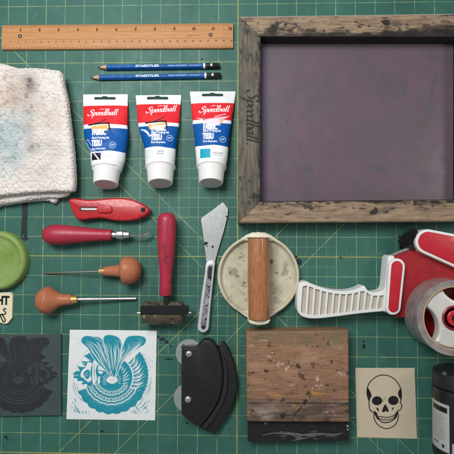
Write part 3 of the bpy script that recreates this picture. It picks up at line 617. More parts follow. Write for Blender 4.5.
cvf.script(246.6, 91.5, 6.35, (24, 22, 22), .95, rot=math.radians(90), wmax=.36, sx=1.12, dot=True)
Oo, Ii = fq(FO), fq(FI)
def frpt(i, t): return None
for nm, q, mm in (('rail', [Oo[0], Oo[1], Ii[1], Ii[0]], m_fw), ('rail', [Ii[3], Ii[2], Oo[2], Oo[3]], m_fw), ('rail', [Oo[0], Ii[0], Ii[3], Oo[3]], m_fv), ('rail', [Ii[1], Oo[1], Oo[2], Ii[2]], m_fv)):
    slab(nm, q, .02, ZT, mm, fr, cvf, res=.026, r=.035, world=True)
cs = canv(240, 20, 480, 220, .03, .2)
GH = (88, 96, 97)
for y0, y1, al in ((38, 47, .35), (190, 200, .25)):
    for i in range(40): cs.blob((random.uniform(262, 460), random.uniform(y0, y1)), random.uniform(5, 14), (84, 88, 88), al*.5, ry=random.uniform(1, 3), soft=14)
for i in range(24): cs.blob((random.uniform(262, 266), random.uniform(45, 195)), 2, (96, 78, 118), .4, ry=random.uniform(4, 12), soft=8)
for p, wd, al in [([(378, 75), (350, 75), (322, 81), (300, 91), (288, 101)], .7, .12), ([(282, 108), (280, 120), (282, 134)], 1.4, .3), ([(286, 146), (289, 156), (296, 168)], .8, .22), ([(356, 128), (362, 136)], 1, .15), ([(366, 150), (368, 166)], .7, .16), ([(396, 138), (410, 140), (420, 138)], .7, .16), ([(310, 128), (314, 136)], 2.4, .14), ([(318, 122), (322, 130)], 2, .13), ([(382, 78), (384, 100), (388, 122)], 2, .13), ([(388, 80), (394, 100)], 3.6, .2), ([(370, 172), (374, 165), (378, 172), (382, 166), (386, 174)], .9, .3), ([(392, 164), (396, 172)], .8, .25), ([(414, 126), (426, 127)], 1.5, .25), ([(416, 131), (424, 131)], 1.5, .22), ([(418, 136), (423, 138)], 1.2, .2), ([(402, 108), (404, 113)], 2.2, .25), ([(436, 80), (430, 118)], 3, .16), ([(384, 72), (388, 73), (394, 80), (398, 88), (396, 95), (390, 98)], 1, .4), ([(384, 73), (386, 88), (390, 102), (388, 112), (384, 120)], 1.1, .35), ([(437, 74), (434, 84), (431, 96), (429, 108), (425, 118)], 1.6, .4), ([(433, 75), (431, 90), (433, 97)], .8, .35), ([(398, 112), (396, 122), (401, 128)], 1, .3), ([(281, 113), (287, 122), (290, 132), (289, 140)], 1.4, .3), ([(290, 150), (295, 163), (300, 173), (307, 172), (313, 169)], 1, .4), ([(299, 148), (306, 160), (313, 168)], 1, .35), ([(305, 168), (312, 171)], 3, .32), ([(376, 165), (380, 172)], 3, .25), ([(384, 168), (390, 171)], 2.6, .22), ([(375, 150), (380, 158)], 2, .18), ([(418, 134), (426, 136)], 1.2, .25), ([(340, 76), (360, 77), (378, 80)], .8, .2), ([(280, 100), (300, 88), (330, 82)], .7, .14), ([(402, 85), (405, 92), (400, 96)], 1.6, .3), ([(365, 180), (375, 183)], 1, .2), ([(388, 128), (394, 130), (404, 128)], 1, .25), ([(350, 120), (352, 150)], .8, .12)]:
    cs.line(p, wd*1.1, (74, 86, 84), min(.8, al*1.9), sm=5, soft=1.5)
for i in range(30): cs.blob((random.uniform(270, 450), random.uniform(50, 190)), random.uniform(1, 6), random.choice([(104, 100, 108), (112, 88, 108), (92, 96, 98)]), .10, soft=6)
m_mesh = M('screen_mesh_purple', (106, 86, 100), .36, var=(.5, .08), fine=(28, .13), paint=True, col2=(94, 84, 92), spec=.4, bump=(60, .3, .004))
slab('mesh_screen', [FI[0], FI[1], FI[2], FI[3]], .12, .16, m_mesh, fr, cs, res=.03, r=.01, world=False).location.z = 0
# ================================================================== UTILITY KNIFE
m_red = M('red_enamel', (182, 36, 42), .38, var=(3, .08), coat=.15, bump=(5, .12, .01), speck=(5, .68, (96, 26, 30), .6), wear=(2, .6, (198, 66, 66), .4)); m_red2 = M('red_enamel_dark', (150, 26, 34), .35, var=(3, .06), coat=.3)
kn = thing('utility_knife', (*pxs([(108, 209)], 0)[0], 0), 'red retractable utility knife with a slider and a hang hole', 'utility knife')
KO = [(68.2, 201), (68.4, 199.6), (70, 198.7), (75, 198.1), (88, 199.6), (104, 198.4), (118, 197.6), (130, 198.8), (139, 202.2), (146, 206.4), (149.4, 210), (147.6, 214), (142, 217.4), (134, 220), (122, 221), (112, 220.2), (101.8, 218.2), (92, 218.6), (84, 219.8), (78, 219.2), (75.2, 217.4), (72.6, 213), (70, 207)]
zk = .55; b = B().prism([p for p in pxs(smoothpath(KO, 4, True), zk)], .02, zk, inset=(.10, .14)); kb = b.build('knife_body', m_red, kn)
b = B().prism(pxs([(77.5, 203), (79, 202), (140, 205), (142, 206)], zk), zk-.01, zk+.004) if False else B()
def rrect(x0, y0, x1, y1, r, n=6):
    out = []
    for cx_, cy_, a0 in ((x1-r, y0+r, -90), (x1-r, y1-r, 0), (x0+r, y1-r, 90), (x0+r, y0+r, 180)):
        out += [(cx_+r*math.cos(math.radians(a0+90*i/n)), cy_+r*math.sin(math.radians(a0+90*i/n))) for i in range(n+1)]
    return out
b = B().prism(pxs(rrect(78.8, 206.4, 98, 211.2, 2.2), zk), zk-.05, zk+.005); b.build('slot', M('slot_shadow', (96, 30, 32), .7), kb)
B().prism(pxs([(81, 208), (97.5, 208.2), (97.5, 210.1), (81.5, 210)], zk), zk, zk+.012).build('blade_carrier', m_met, kn)
b = B().prism(pxs(rrect(96.4, 205.6, 111.8, 213, 2.6), zk+.1), zk-.02, zk+.1, inset=(.05, .06))
for k in range(4): x = 99.5+k*2.6; b.prism(pxs([(x, 207), (x+.9, 207), (x+.9, 211.6), (x, 211.6)], zk+.12), zk+.09, zk+.12)
b.build('slider', m_red, kn)
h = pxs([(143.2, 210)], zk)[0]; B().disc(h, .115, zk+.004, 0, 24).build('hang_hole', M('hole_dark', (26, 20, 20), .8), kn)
B().disc(h, .145, zk+.003, 0, 24, ir=.11).build('hole_rim', m_red2, kn)
# ================================================================== LINO CUTTER
m_mag = M('magenta_plastic', (166, 44, 64), .42, var=(3, .1), bump=(6, .1, .01), speck=(6, .7, (112, 34, 54), .5), wear=(1.6, .62, (132, 46, 66), .6))
z = .5; A = V(42.4, 234.6, z); E = V(112.2, 235, z); d = (E-A).normalized(); L_ = (E-A).length
lc = thing('lino_cutter', (A.x, A.y, 0), 'magenta handled carving tool with a curved steel gouge blade', 'carving tool')
u = 1/20.
pr = [(0, .05), (.03, .16), (.1, .28), (.22, .39), (.36, .46), (.52, .51), (.8, .515), (1.2, .49), (1.8, .42), (2.4, .355), (2.9, .31), (L_-.1, .28), (L_-.02, .275), (L_, .25)]
B().lathe(pr, A, d, 48, flat=.02).build('handle', m_mag, lc)
m_hi = M('bright_steel', (186, 186, 188), .36, .85, var=(6, .08))
B().lathe([(L_-.02, .15), (L_+.2, .15), (L_+.24, .22), (L_+.5, .24), (L_+.56, .24), (L_+.6, .19), (L_+.86, .16), (L_+.9, .1)], A, d, 8).build('collet', m_hi, lc, bevel=.012)
bp = smoothpath([(129, 235.4, .5), (134, 235.9, .5), (139, 236.3, .5), (143, 235.8, .5), (147, 233.6, .5), (150.2, 230.4, .5)], 6)
P3 = [W(p[0], p[1], p[2]) for p in bp]; b = B(); n = len(P3)
for side in (0,):
    vs = []
    for i, p in enumerate(P3):
        t_ = P3[min(n-1, i+1)]-P3[max(0, i-1)]; t_ /= np.linalg.norm(t_); nn = np.array([-t_[1], t_[0], 0]); w_ = .045 if i < n*.4 else .045+.035*min(1, (i-n*.4)/(n*.3)); w_ *= 1 if i < n-4 else (n-i)/4.5
        for k, (s_, h_) in enumerate(((-1, .03), (-.6, -.02), (.6, -.02), (1, .03), (.7, .05), (0, .01), (-.7, .05))): vs.append(p+nn*w_*s_+np.array([0, 0, h_]))
    k = 7; b.add(vs, [(i*k+j, i*k+(j+1) % k, (i+1)*k+(j+1) % k, (i+1)*k+j) for i in range(n-1) for j in range(k)])
b.build('gouge_blade', M('tarnished_steel', (150, 150, 146), .4, .6, var=(5, .3), speck=(5, .6, (60, 54, 50), .8)), lc)
# ================================================================== GRAVERS
m_ball = M('pear_wood', (174, 106, 74), .5, var=(3, .16), fine=(20, .08), stretch=(1, 5, 5), coat=.08, spec=.35, bump=(24, .15, .006), speck=(5, .66, (118, 66, 44), .55)); m_brass = M('brass', (200, 164, 98), .45, .7, var=(6, .15)); m_shaft = M('worn_steel', (150, 146, 140), .42, .8, var=(10, .25), stretch=(3, 12, 12))
z = .5; A = V(141.2, 270.2, z); E = V(99.8, 271.4, z); d = (E-A).normalized()
g1 = thing('graver', (A.x, A.y, 0), 'slim pointed graver with a mushroom-shaped wooden handle on its right end', 'engraving tool', 'wooden handled engraving tools')
p1 = [(0, .02), (.02, .2), (.07, .34), (.16, .47), (.3, .59), (.45, .655), (.6, .69), (.76, .695), (.86, .67), (.93, .6), (.98, .47), (1.0, .37), (1.05, .33), (1.2, .3), (1.5, .26), (1.82, .24)]
B().lathe(p1, A, d, 56, flat=.02).build('handle', m_ball, g1)
B().lathe([(1.8, .2), (2.1, .165)], A, d, 32).build('ferrule', m_brass, g1)
P0 = A+d*2.08; tip = V(44.2, 273.2, .1); B().tube([P0, P0.lerp(tip, .5), P0.lerp(tip, .97), tip], [.045, .045, .038, .012], 8).build('shaft', m_shaft, g1)
A = V(36.4, 300.6, z); E = V(78, 299.4, z); d = (E-A).normalized()
g2 = thing('graver', (A.x, A.y, 0), 'thicker blunt graver with a round wooden ball handle on its left end', 'engraving tool', 'wooden handled engraving tools')
p2 = [(0, .02), (.02, .2), (.08, .37), (.18, .5), (.32, .6), (.48, .655), (.6, .675), (.68, .68), (.71, .66), (.84, .58), (.96, .49), (1.08, .4), (1.2, .33), (1.36, .29), (1.6, .265), (1.8, .26)]
b = B().lathe(p2, A, d, 56, flat=.02); b.build('handle', m_ball, g2)
B().lathe([(1.78, .2), (1.8, .215), (2.08, .17), (2.1, .14)], A, d, 32).build('ferrule', m_brass, g2)
P0 = A+d*2.05; tip = V(136.2, 298.6, .16); B().tube([P0, P0.lerp(tip, .2), P0.lerp(tip, .35), P0.lerp(tip, .95), tip], [.07, .085, .062, .072, .07], 8).build('shaft', m_shaft, g2)
# ================================================================== BRAYER
z = .78; A = V(167, 212.4, z); E = V(165.6, 295.6, z); d = (E-A).normalized(); L_ = (E-A).length
br = thing('brayer', (A.x, A.y, 0), 'ink brayer with a magenta handle, black yoke and stained cream roller', 'brayer')
b = B().lathe([(0, .02), (.02, .16), (.07, .28), (.15, .37), (.28, .43), (.45, .455), (.8, .46), (1.4, .45), (2.1, .4), (2.8, .33), (3.35, .285), (3.5, .275), (3.52, .3), (L_-.05, .3), (L_, .26)], A, d, 48); 
for pts_, ws_ in script_strokes(.3):
    vs = []; n_ = len(pts_)
    for i in range(n_):
        a_ = np.array(pts_[max(0, i-1)]); b_ = np.array(pts_[min(n_-1, i+1)]); t_ = (b_-a_)/max(1e-9, np.linalg.norm(b_-a_)); nn = np.array([-t_[1], t_[0]])*ws_[i]*.5
        for sg in (-1, 1):
            q = np.array(pts_[i])+nn*sg; lx, ly = .11*(q[1]-.6), 1.55+.14*q[0]; wx, wy = A.x+lx+d.x*ly, A.y+d.y*ly; rr_ = .45-.05*max(0, (ly-1.4)/.7); vs.append((wx, wy, z+math.sqrt(rr_**2-lx**2)+.006))
    b.add(vs, [(2*i, 2*i+1, 2*i+3, 2*i+2) for i in range(n_-1)], 1, False)
b.build('handle', [m_mag, M('worn_lettering', (112, 34, 52), .5, var=(6, .2), wear=(3, .52, (158, 44, 70), .9))], br, fix=False)
m_blk = M('black_yoke', (30, 30, 33), .4, .3, var=(6, .2), bump=(20, .2, .01), speck=(5, .7, (130, 120, 100), .5)); m_rol = M('cream_rubber', (84, 76, 62), .5, var=(3, .3), fine=(14, .15), speck=(3.2, .6, (44, 40, 34), .9), wear=(1.7, .58, (206, 196, 170), .95), bump=(9, .3, .01))
b = B(); y0, y1 = W(0, 295, 1.0)[1], W(0, 306, 1.1)[1]; xa, xb = W(163.4, 300, 1.0)[0], W(168, 300, 1)[0]; b.box((xa, y1, .72), (xb, y0, .95)); b.build('stem', m_blk, br, bevel=.03)
ZB = 1.22; q = pxs([(141.2, 305.4), (184.6, 305.8), (186.5, 308), (186.5, 314.6), (141, 314.4), (141, 307)], ZB); b = B().prism(q, ZB-.14, ZB)
for xx in (140.2, 185): 
    q = pxs([(xx, 307), (xx+2.2, 307), (xx+2.2, 315), (xx, 315)], ZB-.02); b.prism(q, .5, ZB-.02)
b.build('yoke', m_blk, br, bevel=.025)
RC = V(163.4, 312.6, .58); a0 = V(143.4, 312.6, .58); a1 = V(183.2, 312.6, .58); dd = (a1-a0).normalized(); LL = (a1-a0).length
B().lathe([(0, .5), (.02, .54), (.06, .565), (LL-.06, .565), (LL-.02, .54), (LL, .5)], a0, dd, 56).build('roller', m_rol, br)
B().lathe([(-.28, .05), (-.27, .07), (LL+.4, .07), (LL+.42, .05)], a0+Vector((0, 0, .12)), dd, 20).build('axle', m_hi, br)
# ================================================================== INK KNIFE
m_bl = M('knife_steel', (176, 180, 178), .42, .55, var=(2.5, .12), fine=(20, .06), stretch=(4, 1, 1), bump=(30, .1, .004), speck=(6, .73, (84, 80, 76), .6)); m_hd = M('cast_aluminium', (206, 210, 212), .38, .35, var=(4, .07), speck=(9, .68, (90, 90, 94), .5)); m_rc = M('mottled_recess', (96, 92, 102), .5, .2, var=(2, .5), col2=(164, 158, 168), speck=(2.6, .56, (34, 34, 38), .9))
ik = thing('ink_knife', (*pxs([(208, 268)], 0)[0], 0), 'grey steel ink knife with an angled blade tip and slotted handle', 'ink knife')
BO = [(222.6, 202.2), (225, 204.6), (228, 209), (227.6, 215), (224, 230), (218.6, 248), (214.8, 262), (214, 268), (206.6, 268), (206.2, 260), (204.4, 244), (202.6, 230), (201, 220), (201.8, 217.6), (212, 210.4)]
b = B().prism(pxs(smoothpath(BO, 1, True), .16), .12, .16)
for x, y, r in [(205.8, 243.4, 1.9), (212.6, 246.8, 1.2), (211.8, 263.2, .8), (226.4, 216.4, .9), (225.8, 213, .5), (206.8, 246.2, .8), (211, 236, .4)]: b.disc(pxs([(x, y)], .16)[0], r/20, .164+r*.0008, 1, 16, wob=.15)
b.build('blade', [m_bl, m_ink], ik)
HO = [(206.4, 262.4), (214.6, 261), (214.2, 270), (212.2, 290), (210, 312), (208.8, 327), (207, 331), (203.4, 333), (199.6, 331.4), (197.6, 327.6), (198.8, 315), (201.4, 295), (204.4, 275)]
zz = .36; b = B().prism(pxs(smoothpath(HO, 4, True), zz), .04, zz, inset=(.05, .07)); b.build('handle', m_hd, ik)
RO = [(208, 266), (212.8, 265.6), (212, 275), (209.6, 296), (207.2, 316), (206.2, 327), (203.6, 330), (200.8, 327.6), (201.6, 315), (204.2, 296), (206.6, 276)]
b = B().prism(pxs(smoothpath(RO, 3, True), zz), zz-.1, zz+.003)
b.add([(*p, zz+.006) for p in pxs([(208.6, 266.8), (212.2, 266.6), (211, 279), (207.6, 279)], zz)], [(0, 1, 2, 3)], 1, False); b.disc(pxs([(203.5, 327)], zz)[0], .1, zz+.007, 1, 18)  # flat dark patch at the recess top, dark disc drawn for the hole
b.build('handle_recess', [m_rc, m_ink], ik)
# ================================================================== BAREN
m_cr = M('cream_plastic', (200, 194, 170), .42, var=(1.4, .08), fine=(10, .05), paint=True, coat=.1, bump=(6, .1, .01)); m_rim = M('cream_rim', (222, 216, 194), .4, var=(3, .06), speck=(5, .66, (120, 112, 90), .5))
bc = V(258.2, 275.6, .2); bn = thing('baren', (bc.x, bc.y, 0), 'round cream baren with a thick wooden bar handle across it', 'baren')
cb_ = canv(205, 225, 312, 330, .022, .15)
for i in range(40):
    a = random.uniform(0, 6.28); r = 37*math.sqrt(random.random()); cb_.blob((258+r*math.cos(a), 276+r*math.sin(a)), random.uniform(.3, 1), (70, 64, 52), random.uniform(.3, .8))
for i in range(110):
    a = random.uniform(0, 6.28); r = 38*math.sqrt(random.random()); cb_.blob((258+r*math.cos(a), 276+r*math.sin(a)), random.uniform(1, 5), random.choice([(150, 142, 116), (166, 158, 134), (182, 174, 150)]), random.uniform(.1, .3), soft=6)
for x, y, r, al in [(234, 272, 4, .4), (238, 276, 2, .5), (230, 270, 3, .3), (240.5, 257.5, 1.4, .6), (244, 256, 1, .6), (243.6, 261, .9, .6), (244.4, 283, 1.2, .9), (242.6, 285.6, .9, .8), (243.6, 294, .9, .8), (271.6, 261.5, 2, .8), (276.5, 273, 1.2, .8), (285.5, 265, 3, .35), (285, 272.6, 3.6, .42), (277, 301, 4, .3), (290, 278, .9, .5), (273.8, 293, .9, .8), (272.4, 285, .7, .7), (233, 252, 1, .4), (236, 276.5, 1.4, .6), (246, 300, 1, .6), (228, 300, 3, .2)]: cb_.blob((x, y), r, (62, 58, 50), al, soft=2.4)
R0 = 2.04; nr = [0, .5, 1., 1.5, 1.78, 1.84, 1.88, 1.9, 1.93, 1.99, R0, R0+.01, 1.98, 1.9]; zr_ = [.1, .1, .105, .12, .15, .2, .3, .36, .39, .39, .34, .2, .06, .02]
rr = np.interp(np.linspace(0, len(nr)-1, 130), range(len(nr)), nr); zz_ = np.interp(np.linspace(0, len(nr)-1, 130), range(len(nr)), zr_); aa = np.arange(200)/200*2*math.pi
Xb = bc.x+rr[:, None]*np.cos(aa); Yb = bc.y+rr[:, None]*np.sin(aa)*1.0; Zb = np.repeat(zz_[:, None], 200, 1)
gridmesh('dish', Xb, Yb, Zb, m_cr, bn, cb_, wrap=True)
hz_ = 1.0; ha = V(258.4, 238.4, hz_); he = V(258.8, 318.9, hz_); d = (he-ha).normalized(); L_ = (he-ha).length
m_hw = M('turned_maple', (180, 120, 80), .36, var=(2.4, .16), fine=(14, .08), stretch=(7, .8, 7), coat=.4, col2=(150, 94, 60), bump=(24, .1, .006), speck=(5, .75, (110, 72, 50), .4))
B().lathe([(0, .44), (.01, .49), (.1, .5), (.7, .515), (L_/2, .53), (L_-.7, .515), (L_-.1, .5), (L_-.01, .49), (L_, .44)], ha, d, 64).build('handle', m_hw, bn)
for s_ in (1, -1):
    b = B().prism([(bc.x-1.0, bc.y+s_*1.76), (bc.x-.62, bc.y+s_*2.04), (bc.x-.3, bc.y+s_*2.17), (bc.x+.3, bc.y+s_*2.17), (bc.x+.62, bc.y+s_*2.04), (bc.x+1.0, bc.y+s_*1.76)], .03, .37, inset=(.03, .04))
    b.build('rim_lobe', m_rim, bn)
for s_, pc in ((1, ha), (-1, he)):
    b = B(); yy = pc.y; pts = []
    for k in range(17):
        t_ = -1+2*k/16; pts.append((pc.x+t_*.54, yy+s_*(.02+.24*math.sqrt(max(0, 1-t_*t_))**.8)))
    b.prism(pts, .15, 1.28, inset=(.06, .1)); 
    b.lathe([(0, .1), (.06, .09), (.07, .05)], (pc.x, yy+s_*.24, 1.0), (0, s_, 0), 20); b.build('end_bracket', m_rim, bn)
# ================================================================== GREEN LID
m_gl = M('green_plastic', (142, 172, 90), .45, var=(.9, .16), wear=(1.0, .5, (156, 178, 112), .6), spec=.3, bump=(3, .25, .02), trans=.25, speck=(2.2, .64, (104, 132, 66), .6)); 
lc_ = V(-3.4, 260.4, .45); ld = thing('round_lid', (lc_.x, lc_.y, 0), 'round lime green plastic lid with raised rings', 'lid')
B().lathe([(0, 1.5), (.02, 1.5), (.3, 1.49), (.42, 1.47), (.5, 1.4), (.52, 1.32), (.51, 1.24), (.46, 1.19), (.42, 1.12), (.4, 1.0), (.405, .9), (.4, .84), (.385, .8), (.38, .6), (.385, .56), (.38, .52), (.37, .48), (.37, .001)], (lc_.x, lc_.y, .0), (0, 0, 1), 90, cap=False).build('lid_shell', m_gl, ld)
# ================================================================== CREAM TAG
m_pap = M('cream_card', (226, 216, 184), .7, var=(3, .06), fine=(20, .04)); m_blp = M('black_print', (24, 22, 24), .55, var=(14, .3))
zt_ = .14; b = B().prism(pxs([(-22, 293), (9.8, 292.4), (11.9, 293.4), (12.6, 295.4), (12, 317.8), (7.6, 323.2), (5, 323.8), (-4, 321.6), (-22, 321)], zt_), .0, zt_)
tgp = lambda x, y: pxs([(x, y)], zt_)[0]
b.text('LIGHT', .6, tgp(-4.2, 300.6), zt_+.004, 1, -.02, bold=.03, sx=.82)
def ribbon(b, pts, wd, z, mi):
    p = [np.array(q) for q in pxs(smoothpath(pts, 6), z)]; n = len(p); vs = []
    for i in range(n):
        t_ = p[min(n-1, i+1)]-p[max(0, i-1)]; t_ /= max(1e-9, np.linalg.norm(t_)); nn = np.array([-t_[1], t_[0]])*wd/40
        vs += [(*(p[i]-nn), z+i*.0002), (*(p[i]+nn), z+i*.0002)]
    b.add(vs, [(2*i, 2*i+1, 2*i+3, 2*i+2) for i in range(n-1)], mi, False)
ribbon(b, [(6.4, 309.5), (4.6, 308.6), (3.4, 310), (4.8, 311.4), (5.8, 313), (4, 314.6), (2, 313.6)], 1.2, zt_+.004, 1)
ribbon(b, [(-1, 316), (1, 314.5), (3.6, 316.8), (5.2, 320), (4, 322), (2.4, 320.4), (1, 317), (-.5, 314), (-2.4, 313)], 1.2, zt_+.006, 1)
ribbon(b, [(-12, 310), (-9, 318), (-6, 310), (-4, 318)], 1.3, zt_+.006, 1)
o = b.build('printed_tag', [m_pap, m_blp], None, bevel=.015, loc=(*tgp(-5, 308), 0)); tag(o, 'small cream card tag with black lettering under the green lid', 'tag')
# ================================================================== BIRD PRINT (shared drawing)
TEAL = (28, 142, 162); WH = (226, 230, 230)
def wings(c, ink, bare, fine=1., g=0.):
    R_ = random.Random(11); ln = lambda p, w_, col, al=1., sm=5, tp=True: c.line(p, w_*fine, col, al, sm=sm, taper=tp)
    half = tuple(int(.62*a+.38*b_) for a, b_ in zip(bare, ink)); mc = (111.5, 377)
    P_ = lambda r_, a, cx=mc[0], cy=mc[1], q=1.: (cx+r_*q*math.cos(math.radians(a)), cy+r_*math.sin(math.radians(a)))
    # outer flame crescent on the right, flames opening towards the inside
    c.poly([P_(36.5, a, 112, 375) for a in range(-40, 46, 4)]+[P_(20, a, 113, 376) for a in range(44, -44, -4)], ink, grain=g)
    for k in range(10):
        a = -36+k*8.6+R_.uniform(-1, 1); r1 = R_.uniform(30, 34); c.poly([P_(19.4, a+6), P_(23, a+5), P_((24+r1)/2, a+2.5), P_(r1, a-6), P_((22+r1)/2, a-1), P_(22, a+.5), P_(19.4, a-.5)], bare)
        ln([P_(24, a+8), P_(29, a+4.5), P_(r1+1.4, a-1.5)], .55, bare, .9); ln([P_(22, a+1.5), P_(26, a+.6)], .7, ink)
    for k in range(14): a = -42+k*6.4; ln([P_(35.4, a, 112, 375), P_(38, a-2, 112, 375)], .8, bare, 1, 2)
    # inner crescent
    c.poly([P_(20.5, a, 112, 377) for a in range(-58, 62, 4)]+[P_(11, a, 112, 378) for a in range(60, -60, -4)], ink, grain=g)
    ln([P_(21, a, 112, 377) for a in range(-56, 60, 8)], 1.3, bare, tp=False)
    for k in range(9): a = -50+k*12+R_.uniform(-2, 2); ln([P_(11, a+9), P_(13.4, a+5), P_(R_.uniform(15.4, 18.4), a-5)], R_.uniform(.9, 1.4), bare)
    for k in range(9): a = -50+k*11; ln([P_(10, a), P_(13, a-6)], .6, ink)
    # sunburst with stepped teeth on the left
    tooth = [(91.5, 350.5), (88, 354), (84, 355.6), (86.6, 358.4), (91, 360.2), (86.6, 361.6), (81.4, 361), (83, 364.4), (86.4, 366.4), (82.4, 367), (77.6, 365.8), (79, 369), (80.4, 371), (76.4, 371), (72.9, 373.6), (74.6, 375.6), (73, 377.6), (77.6, 378.6), (77.4, 381), (82.6, 380.8), (81.8, 384.6), (86.6, 383.8), (88.6, 386), (86, 391), (83.4, 396.6), (85.6, 399.6), (90, 398)]
    c.poly(tooth+[(96, 388), (104, 380), (112, 374), (106, 368), (99, 361)], ink, grain=g)
    c.poly([(88, 362), (92.4, 363.6), (91, 368), (90.4, 374), (91.6, 379.4), (88.4, 382), (84, 378.4), (80.6, 376), (82, 370.6), (86, 366.8)], bare, sm=3); c.poly([(83.4, 373.4), (87.6, 369.4), (90, 371.4), (89.6, 377), (86.6, 379)], ink, sm=3, grain=g); ln([(84.4, 374.6), (88.4, 372.4)], .6, bare); ln([(84.8, 376.2), (88.6, 375.4)], .5, bare)
    c.poly([(93.6, 360.4), (97.2, 364), (95.6, 371), (97, 379), (93.6, 385), (92.4, 380), (92.4, 370)], bare, sm=3); ln([(94.6, 364), (94.2, 372), (95, 380)], .9, ink); 
    c.poly([(98.4, 366), (104.6, 369), (104.6, 374.2), (98.8, 373)], bare, sm=2); ln([(98, 370), (105, 371.4)], 1.3, ink, tp=False); c.poly([(98.2, 376.6), (104.4, 377.4), (98.4, 383.4)], bare, sm=2); ln([(98.8, 379), (102, 378.6)], .7, ink)
    ln([(88.6, 384.4), (87.2, 391), (84.8, 396), (86.4, 400.6), (90, 402)], 2.6, ink, tp=False)
    ln([(96, 361), (100, 368), (106, 371), (112, 374)], .9, bare); ln([(90, 387), (96, 384), (108, 373)], .7, bare, tp=False); ln([(88.6, 396.6), (94, 389), (102, 381), (110, 376)], 1.9, bare, tp=False); ln([(87.6, 391), (90.6, 387.4), (92, 390)], 1.5, bare)
    for a, b_ in (((84, 357), (88, 358)), ((82, 362.6), (85.6, 364)), ((75, 375), (79, 375)), ((80, 382), (84, 382)), ((86.4, 388.6), (85.4, 394))): ln([a, b_], .6, bare)
    # scalloped skirt
    sk = []
    for k in range(101):
        a = 1+158*k/100*1.0+18*(k/100)*0; a = 28+(157-28)*k/100; r_ = 34.6+1.5*abs(math.sin(math.radians(a-28)*12))+1.4*math.sin(math.radians(a)); sk.append(P_(r_, a))
    c.poly([P_(8, 150)]+[P_(8, 90)]+[P_(10, 30)]+sk, ink, grain=g)
    for j, (r_, wd) in enumerate(((11, 1.2), (14.6, .8), (18., 1.), (21.4, .8), (24.4, 1.0), (27.4, 1.3))):
        ln([P_(r_+.25*math.sin(a*.4), a) for a in range(26, 160, 3)], wd, bare, tp=False, sm=2)
        if j < 5:
            n_ = 15+j*4
            for k in range(n_):
                a = 28+128*(k+.5)/n_+R_.uniform(-1, 1)
                if j in (1, 3): ln([P_(r_+.8, a), P_(r_+2.8, a+1.5)], .75, bare, .9, 2, False)
                else: ln([P_(r_+1.2, a), P_(r_+R_.uniform(1.8, 2.8), a)], .5, half, .9, 2)
    for k in range(44): a = 32+122*k/43; ln([P_(28.2, a), P_(28.2+R_.uniform(1, 2.6), a+1)], .5, half, .85, 2)
    for k in range(30): a = R_.uniform(34, 152); q = R_.uniform(29, 33); ln([P_(q, a), P_(q+.5, a+3)], .3, half, .5, 2)
    c.poly([(103, 372), (112, 368), (121, 370), (123, 378), (121, 387), (112, 389), (103, 387), (100, 380)], ink, grain=g, sm=3)
    for k in range(16): a = 150+k*15; ln([P_(6.4, a, 112, 381), P_(R_.uniform(8.4, 10.4), a+8, 112, 380)], .6, bare)
    c.poly([P_(q_, a_, 112, 381.2) for q_, a_ in ((5.6, 180), (5.8, 215), (5.4, 250), (5.4, 290), (5.8, 325), (5.6, 0), (2.8, 60), (2.6, 120))], bare, sm=3); ln([(109.5, 381.5), (112, 380), (114.6, 381.6)], .5, half)
    # the three feathers
    F = [([(81.4, 341.6), (82.6, 337.6), (86.6, 335.8), (93, 336.6), (99, 337), (103.4, 340.4), (105.6, 344), (106.4, 351), (108.4, 360), (113.6, 376.6), (107, 371.6), (100, 365), (93.4, 357.4), (88.4, 348.6), (84.6, 345)], (113, 375.6), [(84, 340), (86, 343.6), (89, 337.4), (92, 341.4), (97, 338.4), (95.6, 344.6), (101.6, 341.4), (101, 348), (94, 350), (104, 346), (99, 356), (104.6, 353)], (-3, 4)),
         ([(124.4, 342.4), (127, 337.6), (131.4, 335.8), (140, 335.9), (145, 337.6), (146, 341), (144, 344.6), (139, 347.8), (133, 352.4), (126, 358), (120.6, 364.6), (116, 376), (114, 370), (117, 360), (121, 352), (122.8, 347)], (115.4, 375.6), [(128.4, 339.4), (136, 339), (143.6, 339.4), (133, 342.6), (142, 343.4), (126.4, 344.6), (134, 347), (137.6, 347.4), (124, 350), (129, 352), (121.4, 356), (125, 356.6)], (3, 3)),
         ([(103.6, 338), (106, 335.3), (112, 335.1), (118, 337.2), (121.2, 341.4), (122.4, 346.4), (120.6, 350.6), (121, 356), (117.6, 364), (114.6, 377), (111, 370), (107.6, 358), (105.6, 349), (104.2, 343)], (114, 376), [(106.6, 338.6), (112, 337.6), (118, 340), (109, 343.6), (116, 343.4), (120.4, 346.4), (107.4, 348), (113.4, 349.6), (118.6, 351.6), (109.4, 355), (115, 357)], (-4, 1))]
    EDG = [([(82, 343), (88.4, 348.6), (93.4, 357.4), (100, 365), (107, 371.6), (113.4, 376.6)], [(88, 335.8), (99, 337), (104.6, 341.6), (106.4, 351), (108.4, 360), (113.6, 376.6)]),
           ([(124.4, 342.4), (122.8, 347), (121, 352), (117, 360), (115, 368), (116, 376)], [(134, 335.8), (146, 340), (141, 347), (132, 353.4), (121.6, 363.6), (116, 376)]),
           ([(103.6, 339), (104.2, 343), (105.6, 349), (107.6, 358), (111, 370), (114.6, 377)], [(114, 335.4), (121.6, 342.4), (121.6, 350), (120.6, 358), (117.6, 366), (114.6, 377)])]
